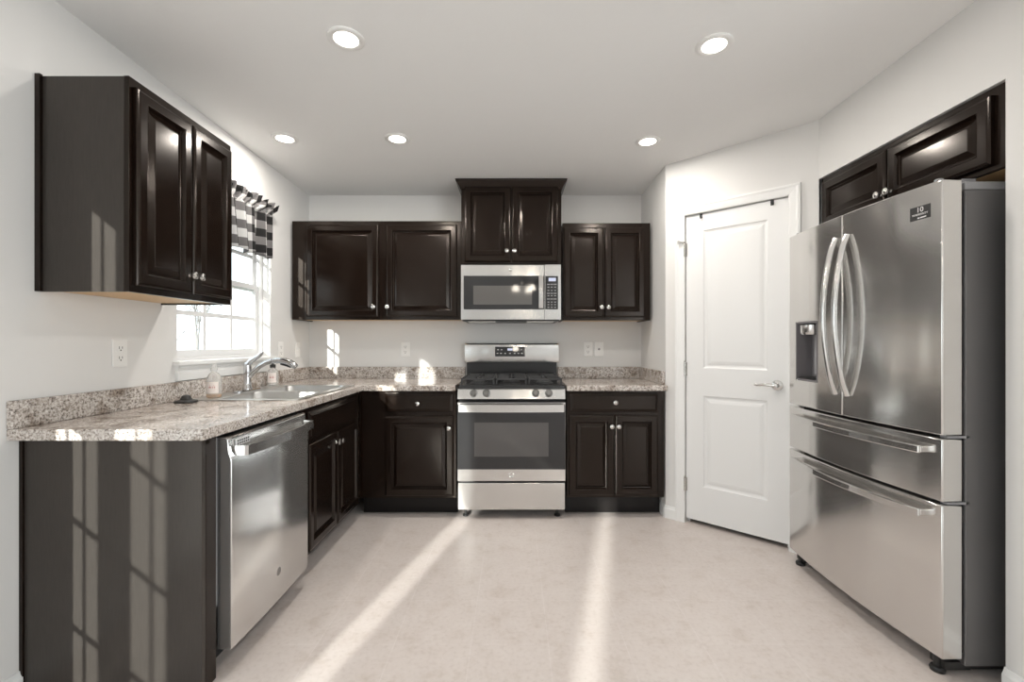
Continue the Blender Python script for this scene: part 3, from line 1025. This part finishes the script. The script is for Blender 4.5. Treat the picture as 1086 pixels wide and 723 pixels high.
# cooktop
bm = bmesh.new()
loft(bm, [rring(0.0, RW, -0.012, 0.575, 0.02, 0.8865), rring(0.0, RW, -0.012, 0.575, 0.02, 0.906), rring(0.006, RW - 0.006, -0.006, 0.569, 0.02, 0.911), rring(0.03, RW - 0.03, 0.03, 0.54, 0.03, 0.907)], True, True)
ck = obj('cooktop', bm, M_enamel, rg, smooth=True)
for bxp, byp, rr in ((0.135, 0.14, 0.045), (0.135, 0.42, 0.036), (RW / 2, 0.28, 0.050), (RW - 0.135, 0.14, 0.050), (RW - 0.135, 0.42, 0.036)):
    bm = bmesh.new()
    lathe(bm, [(rr + 0.012, 0.9075), (rr + 0.012, 0.913), (rr, 0.914), (rr, 0.922), (rr - 0.004, 0.927), (0, 0.928)], 24, (bxp, byp, 0))
    obj('burner', bm, M_iron, ck, smooth=True)
for gx0, gx1 in ((0.022, 0.252), (0.258, RW - 0.258), (RW - 0.252, RW - 0.022)):
    bm = bmesh.new()
    t, z1 = 0.006, 0.952
    y0g, y1g = 0.015, 0.545
    xm = (gx0 + gx1) / 2
    for x in (gx0 + t, gx1 - t): bx(bm, x - t, x + t, y0g, y1g, z1 - 0.012, z1)
    for y in (y0g + t, y1g - t, (y0g + y1g) / 2): bx(bm, gx0, gx1, y - t, y + t, z1 - 0.012, z1)
    for y in (0.14, 0.42):
        for s in (-1, 1):
            bx(bm, xm + s * 0.022, (gx0 if s < 0 else gx1), y - 0.005, y + 0.005, z1 - 0.011, z1)
        bx(bm, xm - 0.005, xm + 0.005, y - 0.115, y - 0.022, z1 - 0.011, z1)
        bx(bm, xm - 0.005, xm + 0.005, y + 0.022, y + 0.115, z1 - 0.011, z1)
    for x in (gx0 + t, gx1 - t):
        for y in (y0g + t, y1g - t): bx(bm, x - t, x + t, y - t, y + t, 0.9095, z1 - 0.01)
    obj('grate', bm, M_iron, ck, bevel=0.003)
# backguard
bm = bmesh.new(); bx(bm, 0.004, RW - 0.004, 0.580, 0.632, 0.86, 1.045)
bg_ = obj('backguard', bm, M_enamel, rg, bevel=0.003)
bm = bmesh.new()
n = 16
rings = []
for k in range(n + 1):
    x = -0.012 + (RW + 0.012 + 0.012) * k / n
    u = abs(2 * k / n - 1)
    yf = 0.548 + 0.012 * u ** 2
    rings.append([(x, yf, 1.038), (x, yf - 0.004, 1.05), (x, yf + 0.010, 1.180), (x, yf + 0.022, 1.190), (x, 0.630, 1.190), (x, 0.630, 1.038)])
loft(bm, rings, True, True)
gp = obj('backguard_panel', bm, M_steel, rg, smooth=True, bevel=0.002, angle=25)
bm = bmesh.new()
dx0 = (525 - 545) / 480 * 3.60 + 0.3825; dx1 = (556.7 - 545) / 480 * 3.60 + 0.3825
def slope_y(z): return 0.542 + (z - 1.05) * 0.014 / 0.13
v = []
loft(bm, [[(x, slope_y(1.085), 1.085), (x, slope_y(1.163), 1.163), (x, 0.565, 1.163), (x, 0.565, 1.085)] for x in (dx0, dx1)], True, True)
dp = obj('display_panel', bm, M_blackglass, gp, bevel=0.001)
bm = bmesh.new(); zc = 1.141; bx(bm, (dx0 + dx1) / 2 - 0.020, (dx0 + dx1) / 2 + 0.020, slope_y(zc) - 0.0015, slope_y(zc) + 0.003, zc - 0.009, zc + 0.009)
obj('clock_display', bm, M_lcd, dp)
for row, xs in ((1.139, (0.10, 0.22, 0.76, 0.88)), (1.110, (0.08, 0.20, 0.34, 0.50, 0.66, 0.78, 0.90))):
    for f_ in xs:
        bm = bmesh.new()
        x = dx0 + (dx1 - dx0) * f_
        bx(bm, x - 0.006, x + 0.006, slope_y(row) - 0.0012, slope_y(row) + 0.003, row - 0.0025, row + 0.0025)
        obj('button', bm, M_print, dp)

# ------------------------------------------------------------------ microwave
mw = thing('microwave_oven', 'stainless over-the-range microwave hung under the crown-topped cabinet', 'microwave', (-0.387, 3.30, 1.363))
MWW, MH = 0.731, 0.402
box('microwave_case', 0.006, MWW - 0.006, 0.052, 0.398, 0.012, MH + 0.010, M_enamel, mw, 0.002)
px2x = lambda px: (px - 545) / 480 * 3.30 + 0.387
py2z = lambda py: 1.19 - (py - 364) / 480 * 3.30 - 1.363
DX = px2x(577.3)
bm = bmesh.new()
loft(bm, [[(x, 0.0, 0.0), (x, 0.0, MH - 0.004), (x, 0.006, MH), (x, 0.051, MH), (x, 0.051, 0.0)] for x in (0.0, DX)], True, True)
md = obj('microwave_door', bm, M_steel, mw, bevel=0.002)
bm = bmesh.new()
bx(bm, DX + 0.0015, MWW, 0.0, 0.051, 0.0, MH)
mp_ = obj('control_panel', bm, M_steel, mw, bevel=0.002)
bm = bmesh.new(); bx(bm, px2x(491.8), px2x(577.0), -0.0025, -0.0002, py2z(328), py2z(292.4))
mg = obj('door_glass', bm, M_blackglass, md, bevel=0.001)
bm = bmesh.new(); bx(bm, px2x(502), px2x(564.2), -0.0031, -0.0026, py2z(322.9), py2z(302.9))
obj('door_window', bm, mat('perforated_screen_glass', (0.10, 0.095, 0.09), 0.06, spec=0.7), mg)
bm = bmesh.new()
hx = px2x(573.4)
zc0, zc1 = py2z(328), py2z(292.5)
pts = [(hx, -0.002, zc0 + 0.02), (hx, -0.028, zc0 + 0.012)] + [(hx, -0.034 - 0.012 * math.sin(PI * k / 8), zc0 + 0.006 + (zc1 - zc0 - 0.012) * k / 8) for k in range(9)] + [(hx, -0.028, zc1 - 0.012), (hx, -0.002, zc1 - 0.02)]
strip(bm, pts[2:11], 0.034, 0.010, (1, 0, 0))
bx(bm, hx - 0.012, hx + 0.012, -0.034, -0.0026, zc0 + 0.010, zc0 + 0.026); bx(bm, hx - 0.012, hx + 0.012, -0.034, -0.0026, zc1 - 0.026, zc1 - 0.010)
obj('handle', bm, M_steel, md, bevel=0.003)
bm = bmesh.new(); lathe(bm, [(0.0165, 0), (0.0165, 0.0012), (0.0145, 0.0022), (0.013, 0.0012), (0, 0.0012)], 28, (px2x(541.5), 0.0, py2z(286.3)), 'y')
obj('badge', bm, M_nickel, md, smooth=True)
bm = bmesh.new(); bx(bm, px2x(578.3), px2x(591.8), -0.0025, -0.0002, py2z(328), py2z(292.6))
kp = obj('keypad', bm, M_blackglass, mp_, bevel=0.001)
bm = bmesh.new(); bx(bm, px2x(581.8), px2x(589.5), -0.0035, -0.0026, py2z(298.2), py2z(294.6))
obj('clock_display', bm, M_lcd, kp)
for r_, yy in enumerate((301.5, 304.5, 308, 311, 313.5, 317, 320.3, 323, 325.8)):
    wide = r_ in (0, 3, 5)
    for c_, xx in enumerate((581.6, 585.1, 588.7)):
        bm = bmesh.new()
        a = 0.010 if wide else 0.0062
        bx(bm, px2x(xx) - a, px2x(xx) + a, -0.0033, -0.0026, py2z(yy) - 0.003, py2z(yy) + 0.003)
        obj('button', bm, M_grey, kp)
bm = bmesh.new(); bx(bm, 0.012, MWW - 0.012, 0.020, 0.38, -0.010, 0.0115)
vb = obj('vent_base', bm, M_black, mw, bevel=0.004)
for a, b in ((0.05, 0.25), (0.48, 0.68)):
    bm = bmesh.new(); bx(bm, a, b, 0.014, 0.20, -0.016, -0.0105)
    obj('filter', bm, M_steel, vb, bevel=0.002)

# ------------------------------------------------------------------ refrigerator
FW, FTOP = 0.887, 1.770
fr = thing('refrigerator', 'stainless french-door refrigerator with dispenser standing in the alcove', 'refrigerator', (1.513, 2.4855, 0), -PI / 2)
BOW = 0.030


def bow(x):
    return -BOW * (1 - ((x - FW / 2) / (FW / 2)) ** 2)


def curved_front(name, x0, x1, z0, z1, parent, hole=None, t=0.072):
    n = 14
    xs = {x0 + (x1 - x0) * k / n for k in range(n + 1)}
    zs = {z0, z1}
    if hole:
        xs |= {hole[0], hole[1]}; zs |= {hole[2], hole[3]}
    xs, zs = sorted(xs), sorted(zs)
    bm = bmesh.new()
    cells(bm, xs, zs, holed(xs, zs, [hole] if hole else []), 0, 1, lambda u, v, w: (u, bow(u) if w else t, v))
    return obj(name, bm, M_steel_fridge, parent, smooth=True, bevel=0.004, angle=30)


bm = bmesh.new(); bx(bm, 0.004, FW - 0.004, 0.085, 0.78, 0.045, 1.735)
obj('refrigerator_case', bm, M_case, fr, bevel=0.004)
bm = bmesh.new(); bx(bm, 0.004, FW - 0.004, 0.085, 0.77, 1.7355, 1.764)
obj('top_cap', bm, M_grey, fr, bevel=0.003)
box('door_gasket', 0.012, FW - 0.012, 0.0725, 0.0848, 0.09, 1.73, M_dark, fr, 0)
DH = (0.0735, 0.268, 0.998, 1.300)
dl = curved_front('refrigerator_door', 0.0, FW / 2 - 0.003, 0.864, FTOP, fr, DH)
dr = curved_front('refrigerator_door', FW / 2 + 0.003, FW, 0.864, FTOP, fr)
f1 = curved_front('freezer_drawer', 0.0, FW, 0.629, 0.851, fr)
f2 = curved_front('freezer_drawer', 0.0, FW, 0.072, 0.616, fr)
# dispenser recess in the far door
bm = bmesh.new()
a0, a1, c0, c1 = DH[0] + 0.001, DH[1] - 0.001, DH[2] + 0.001, DH[3] - 0.001
yb = 0.066
def yfr(x): return bow(x) - 0.0015
fo = [(a0, yfr(a0), c0), (a1, yfr(a1), c0), (a1, yfr(a1), c1), (a0, yfr(a0), c1)]
i_ = 0.006
fi = [(a0 + i_, yfr(a0), c0 + i_), (a1 - i_, yfr(a1), c0 + i_), (a1 - i_, yfr(a1), c1 - i_), (a0 + i_, yfr(a0), c1 - i_)]
bk = [(a0 + 0.014, yb, c0 + 0.012), (a1 - 0.014, yb, c0 + 0.012), (a1 - 0.014, yb, c1 - 0.012), (a0 + 0.014, yb, c1 - 0.012)]
ob_ = [(p[0], yb + 0.004, p[2]) for p in fo]
loft(bm, [ob_, fo, fi, bk], True, True)
ds = obj('dispenser', bm, mat('dispenser_grey', (0.20, 0.19, 0.20), 0.35, 0.3), dl)
bm = bmesh.new(); lathe(bm, [(0.050, 1.235), (0.056, 1.245), (0.056, 1.284)], 24, ((a0 + a1) / 2 - 0.02, 0.030, 0))
obj('nozzle', bm, M_steel, ds, smooth=True)
bm = bmesh.new(); bx(bm, (a0 + a1) / 2 - 0.012, (a0 + a1) / 2 + 0.012, 0.030, 0.042, 1.03, 1.234)
obj('paddle', bm, M_grey, ds, bevel=0.004)
bm = bmesh.new(); bx(bm, a0 + 0.016, a1 - 0.016, -0.004, 0.062, c0 + 0.0125, c0 + 0.018)
obj('drip_tray', bm, M_black, ds)


def bar_handle(parent, x, z0, z1):
    bm = bmesh.new()
    y0 = bow(x) - 0.004
    pts, rad = [], []
    for k in range(17):
        u = k / 16
        pts.append((x, y0 - 0.002 - 0.058 * math.sin(PI * u) ** 0.75, z0 + (z1 - z0) * u))
        rad.append(0.0135)
    tube(bm, pts, rad, 12, 0.85, (1, 0, 0))
    return obj('handle', bm, M_steel, parent, smooth=True)


bar_handle(dl, FW / 2 - 0.036, 0.958, 1.670)
bar_handle(dr, FW / 2 + 0.036, 0.958, 1.670)
for par, z in ((f1, 0.805), (f2, 0.575)):
    bm = bmesh.new()
    pts = []
    x0_, x1_ = 0.085, 0.840
    for k in range(17):
        u = k / 16
        x = x0_ + (x1_ - x0_) * u
        pts.append((x, bow(x) - 0.030 - 0.022 * math.sin(PI * u), z))
    strip(bm, pts, 0.028, 0.015)
    for x in (x0_ + 0.010, x1_ - 0.010):
        bx(bm, x - 0.011, x + 0.011, bow(x) - 0.030, bow(x) + 0.003, z - 0.011, z + 0.011)
    obj('handle', bm, M_steel, par, bevel=0.004)
# sticker on the near door
sx0, sx1, sz0, sz1 = 0.773, 0.848, 1.648, 1.698
bm = bmesh.new()
loft(bm, [[(x, bow(x) - 0.0006, sz0), (x, bow(x) - 0.0006, sz1), (x, bow(x) + 0.0004, sz1), (x, bow(x) + 0.0004, sz0)] for x in (sx0, (sx0 + sx1) / 2, sx1)], True, True)
st = obj('sticker', bm, M_black, dr, label='small black warranty sticker with white 10')


def text_mesh(name, body, size, loc, rot, mtl, parent, ext=0.0002):
    cu = bpy.data.curves.new(name, 'FONT')
    cu.body = body; cu.size = size; cu.align_x = 'CENTER'; cu.align_y = 'CENTER'; cu.extrude = ext; cu.resolution_u = 3
    tmp = bpy.data.objects.new(name, cu)
    C.objects.link(tmp)
    dg = bpy.context.evaluated_depsgraph_get()
    dg.update()
    me = bpy.data.meshes.new_from_object(tmp.evaluated_get(dg))
    bpy.data.objects.remove(tmp)
    me.name = name
    me.materials.clear(); me.materials.append(mtl)
    o = bpy.data.objects.new(name, me)
    C.objects.link(o)
    o.parent = parent; o.location = loc; o.rotation_euler = rot
    return o


xm = (sx0 + sx1) / 2
tilt = math.atan2(bow(sx1) - bow(sx0), sx1 - sx0)
for body, size, z in (('10', 0.027, 1.684), ('WARRANTY', 0.0105, 1.6675)):
    text_mesh('sticker_print', body, size, (xm, bow(xm) - 0.0011, z), (PI / 2, 0, tilt), M_print, st)
bm = bmesh.new()
for a, b in ((0.012, 0.036), (0.039, 0.063)):
    bx(bm, sx0 + a, sx0 + b, bow(xm) - 0.0016, bow(xm) - 0.0008, 1.6525, 1.6565)
obj('sticker_rule', bm, M_print, st)
# hinges, feet
for x in (0.03, FW - 0.05):
    bm = bmesh.new()
    lathe(bm, [(0.013, FTOP + 0.0005), (0.013, FTOP + 0.016), (0.010, FTOP + 0.018)], 16, (x, 0.035, 0))
    bx(bm, x - 0.010, x + 0.012, 0.035, 0.13, FTOP + 0.001, FTOP + 0.010)
    bx(bm, x - 0.02, x + 0.02, 0.10, 0.15, 1.7645, FTOP + 0.012)
    obj('hinge_cover', bm, M_grey, fr, smooth=True)
for z in (0.8575, 0.6225):
    bm = bmesh.new(); bx(bm, FW - 0.03, FW - 0.004, 0.02, 0.10, z - 0.004, z + 0.004)
    obj('hinge', bm, M_grey, fr)
for x in (0.05, FW - 0.05):
    bm = bmesh.new(); lathe(bm, [(0.022, 0.0), (0.024, 0.01), (0.020, 0.018), (0.012, 0.022), (0.012, 0.071)], 16, (x, 0.03, 0))
    bx(bm, x - 0.03, x + 0.03, 0.03, 0.12, 0.022, 0.05)
    obj('foot', bm, M_black, fr, smooth=True)
bm = bmesh.new()
bx(bm, 0.03, FW - 0.03, 0.11, 0.76, 0.018, 0.0445); bx(bm, 0.03, 0.09, 0.68, 0.74, 0.0, 0.018); bx(bm, FW - 0.09, FW - 0.03, 0.68, 0.74, 0.0, 0.018)
obj('base_grille', bm, M_black, fr)

# ------------------------------------------------------------------ outlets and switches
def plate(name, label, cat, loc, rz, kind, group=None):
    r = thing(name, label, cat, loc, rz, group)
    bm = bmesh.new(); bx(bm, -0.036, 0.036, -0.006, -0.0003, -0.058, 0.058)
    p = obj('cover_plate', bm, M_white, r, bevel=0.003)
    if kind == 'outlet':
        for z in (-0.021, 0.021):
            bm = bmesh.new(); loft(bm, [[(a, y, b + z) for a, _, b in [(q[0], 0, q[1]) for q in rring(-0.017, 0.017, -0.0145, 0.0145, 0.008, 0)]] for y in (-0.0062, -0.0078)], False, True)
            s = obj('receptacle', bm, M_white, r)
            bm = bmesh.new()
            bx(bm, -0.0085, -0.0060, -0.0082, -0.0079, z - 0.003, z + 0.008); bx(bm, 0.0060, 0.0085, -0.0082, -0.0079, z - 0.002, z + 0.008)
            bx(bm, -0.003, 0.003, -0.0082, -0.0079, z - 0.011, z - 0.006)
            obj('slot', bm, M_dark, s)
    elif kind == 'switch':
        bm = bmesh.new(); bx(bm, -0.006, 0.006, -0.0075, -0.0061, -0.014, 0.014)
        loft(bm, [[(-0.005, -0.0074, -0.004), (0.005, -0.0074, -0.004), (0.005, -0.0074, 0.008), (-0.005, -0.0074, 0.008)], [(-0.004, -0.017, 0.006), (0.004, -0.017, 0.006), (0.004, -0.017, 0.012), (-0.004, -0.017, 0.012)]], True, True)
        obj('toggle', bm, M_white, r)
    else:
        bm = bmesh.new(); lathe(bm, [(0.009, 0.006), (0.009, 0.009), (0.006, 0.010), (0.006, 0.013), (0.0, 0.013)], 16, (0, 0, 0), 'y')
        obj('jack', bm, M_grey, r, smooth=True)
    return r


plate('wall_outlet', 'white duplex outlet on the window wall under the near wall cabinet', 'outlet', (XL, 1.920, 1.148), PI / 2, 'outlet')
plate('light_switch', 'white wall plate beside the window, first after the reveal', 'switch', (XL, 3.245, 1.143), PI / 2, 'outlet')
plate('light_switch', 'white switch plate by the corner, second from the window', 'switch', (XL, 3.50, 1.141), PI / 2, 'switch')
plate('wall_outlet', 'white duplex outlet on the back wall between the corner and the range', 'outlet', (-0.885, YB, 1.141), 0, 'outlet')
plate('wall_outlet', 'white duplex outlet on the back wall just beside the range backguard', 'outlet', (0.606, YB, 1.143), 0, 'outlet')
plate('wall_jack_plate', 'white wall plate with a round jack, beside the outlet towards the pantry', 'wall plate', (0.695, YB, 1.143), 0, 'jack')

# ------------------------------------------------------------------ valance
va = thing('window_valance', 'black and white buffalo check valance over the kitchen window', 'curtain', (XL, 0, 0))
bm = bmesh.new()
uvl = bm.loops.layers.uv.new('UVMap')
random.seed(4)
Y0, Y1 = 2.205, 3.105
NU, NV = 150, 22
ZROD, ZTOPV, ZBOT = 2.050, 2.118, 1.752
grid = []
rnd = [random.uniform(0, 6.28) for _ in range(6)]
for j in range(NV + 1):
    row = []
    for i in range(NU + 1):
        u = i / NU
        v = j / NV                                                # 0 bottom .. 1 top
        z = ZBOT + (ZTOPV - ZBOT) * v
        if z < ZROD - 0.015:                                       # skirt: soft folds, tighter at the bottom
            f = (ZROD - 0.015 - z) / (ZROD - ZBOT)
            amp = 0.013 + 0.016 * f
            x = 0.042 + amp * math.sin(u * 2 * PI * 8 + rnd[0] + 0.8 * math.sin(u * 11 + rnd[1])) + 0.006 * math.sin(u * 2 * PI * 3 + rnd[2])
            pinch = 0.055 * f
            y = Y0 + pinch + (Y1 - 0.065 - Y0 - 1.4 * pinch) * u + 0.006 * math.sin(u * 40 + rnd[3]) * f
            z += 0.012 * math.sin(u * 2 * PI * 4 + rnd[4]) * f
        else:
            h = abs(z - ZROD)
            amp = 0.006 + (0.42 * max(0, z - ZROD - 0.008) if z > ZROD else 0)
            x = 0.042 + amp * math.sin(u * 2 * PI * 21 + rnd[5] + 1.5 * math.sin(u * 23)) + 0.004 * math.sin(u * 2 * PI * 41)
            y = Y0 + (Y1 - Y0) * u * (0.93 + 0.07 * min(1, max(0, (z - ZROD) / 0.03))) + 0.010 * math.cos(u * 2 * PI * 17 + rnd[5]) * (1 if z > ZROD + 0.01 else 0.2)
            z += 0.016 * math.sin(u * 2 * PI * 13 + 1.0) * (max(0, z - ZROD) / 0.057)
        row.append((bm.verts.new((max(x, 0.006), y, z)), (u * 9.0, (z - 1.72) / 0.105)))
    grid.append(row)
for j in range(NV):
    for i in range(NU):
        q = (grid[j][i], grid[j][i + 1], grid[j + 1][i + 1], grid[j + 1][i])
        f = bm.faces.new([a[0] for a in q])
        for lp, a in zip(f.loops, q): lp[uvl].uv = a[1]
vc = obj('cloth', bm, M_plaid, va, smooth=True, angle=180)
vm = vc.modifiers.new('thick', 'SOLIDIFY'); vm.thickness = 0.0012; vm.offset = 0
bm = bmesh.new()
tube(bm, [(0.001, Y0 + 0.02, ZROD), (0.028, Y0 + 0.02, ZROD), (0.034, Y0 + 0.03, ZROD), (0.034, Y1 - 0.05, ZROD), (0.028, Y1 - 0.04, ZROD), (0.001, Y1 - 0.04, ZROD)], 0.006, 10, up=(0, 0, 1))
obj('curtain_rod', bm, M_white, va, smooth=True)

# ------------------------------------------------------------------ recessed ceiling lights
DOWN = [(-0.687, 1.853, 'white recessed ceiling light nearest the near wall cabinet'),
        (0.837, 1.891, 'white recessed ceiling light nearest the refrigerator'),
        (-1.375, 2.716, 'white recessed ceiling light above the sink, near the window'),
        (-0.700, 2.720, 'white recessed ceiling light between the sink and the range'),
        (0.815, 2.754, 'white recessed ceiling light before the pantry door')]
dproto = None
for x, y, lb in DOWN:
    z = ceil_z(y)
    if dproto is None:
        r = thing('recessed_ceiling_light', lb, 'ceiling light', (x, y, z), 0, 'recessed ceiling lights')
        bm = bmesh.new(); lathe(bm, [(0.074, 0.003), (0.074, -0.003), (0.070, -0.006), (0.060, -0.008), (0.049, -0.004)], 40, cap0=False, cap1=False)
        obj('trim_ring', bm, M_white, r, smooth=True)
        bm = bmesh.new(); lathe(bm, [(0.050, -0.004), (0.0, -0.0045)], 40, cap0=False)
        obj('lens', bm, M_lens, r, label='glowing round lens')
        ld = bpy.data.lights.new('lamp', 'AREA'); ld.shape = 'DISK'; ld.size = 0.10; ld.energy = 8.0; ld.color = (1.0, 0.945, 0.875)
        lo = bpy.data.objects.new('lamp', ld); C.objects.link(lo); lo.parent = r; lo.location = (0, 0, -0.012)
        dproto = r
    else:
        r = dproto.copy(); C.objects.link(r); r.location = (x, y, z); r['label'] = lb
        for ch in list(dproto.children):
            c = ch.copy(); C.objects.link(c); c.parent = r

# ------------------------------------------------------------------ ceiling fan with lamps, behind the camera (seen in the microwave's glass)
FX, FYY = 0.20, -1.15
fz = ceil_z(FYY)
fan = thing('ceiling_fan', 'ceiling fan with a lamp kit over the dining area, mirrored in the microwave', 'ceiling fan', (FX, FYY, fz))
bm = bmesh.new(); lathe(bm, [(0.065, -0.0005), (0.060, -0.03), (0.02, -0.045), (0.014, -0.05), (0.014, -0.12), (0.09, -0.14), (0.11, -0.17), (0.11, -0.22), (0.07, -0.25), (0.05, -0.26)], 32)
obj('motor', bm, M_nickel, fan, smooth=True)
for k in range(5):
    a = 2 * PI * k / 5 + 0.4
    bm = bmesh.new(); bx(bm, 0.13, 0.62, -0.065, 0.065, -0.205, -0.198); bx(bm, 0.10, 0.20, -0.02, 0.02, -0.212, -0.205)
    b_ = obj('blade', bm, M_cab, fan, bevel=0.003); b_.rotation_euler = (R(9), 0, a)
M_bulb = mat('frosted_lamp', (0.9, 0.88, 0.84), 0.5, emit=(1.0, 0.90, 0.76), estr=28)
for k in range(3):
    a = 2 * PI * k / 3 + 0.9
    c_, s_ = math.cos(a), math.sin(a)
    bm = bmesh.new(); tube(bm, [(0.03 * c_, 0.03 * s_, -0.25), (0.10 * c_, 0.10 * s_, -0.29), (0.16 * c_, 0.16 * s_, -0.275)], 0.008, 8)
    ar = obj('lamp_arm', bm, M_nickel, fan, smooth=True)
    bm = bmesh.new(); lathe(bm, [(0.02, -0.275), (0.035, -0.285), (0.052, -0.33), (0.058, -0.36), (0.0, -0.36)], 20, (0.17 * c_, 0.17 * s_, 0))
    obj('lamp_shade', bm, M_bulb, ar, smooth=True)

# ------------------------------------------------------------------ outside the kitchen window
bm = bmesh.new(); bx(bm, -60, -1.9, -30, 60, -0.6, -0.5)
obj('ground', bm, M_ground, kind='structure')


def tree(label, x, y, h, seed):
    random.seed(seed)
    bm = bmesh.new()
    def grow(p, d, ln, rad, lev):
        q = p + d * ln
        m_ = p + d * ln * 0.5 + Vector((random.uniform(-1, 1), random.uniform(-1, 1), 0)) * ln * 0.05
        tube(bm, [p, m_, q], [rad, rad * 0.85, rad * 0.68], 5)
        if lev == 0: return
        for _ in range(3 if lev > 1 else 4):
            nd_ = (d + Vector((random.uniform(-1, 1), random.uniform(-1, 1), random.uniform(-0.25, 0.75))) * 0.75).normalized()
            grow(p + d * ln * random.uniform(0.55, 1.0), nd_, ln * random.uniform(0.6, 0.78), rad * 0.55, lev - 1)
    grow(Vector((0, 0, 0)), Vector((0, 0, 1)), h * 0.27, h * 0.008, 5)
    o = obj('bare_tree', bm, M_bark, smooth=True)
    o.location = (x, y, -0.5)
    tag(o, label, 'tree', 'bare trees outside the window')


tree('tallest leafless grey tree outside the kitchen window, in its middle panes', -10.0, 14.3, 6.5, 3)
tree('leafless grey tree outside the window, seen in the panes nearest the wall cabinet', -16.0, 21.0, 6.0, 8)
tree('low leafless thicket of grey twigs outside the near panes of the window', -13.4, 16.5, 2.9, 21)
tree('low twiggy bush outside the window, in front of the distant tree', -12.2, 17.5, 2.7, 33)
tree('distant leafless tree seen low in the window panes beside the faucet', -17.5, 30.0, 5.0, 12)
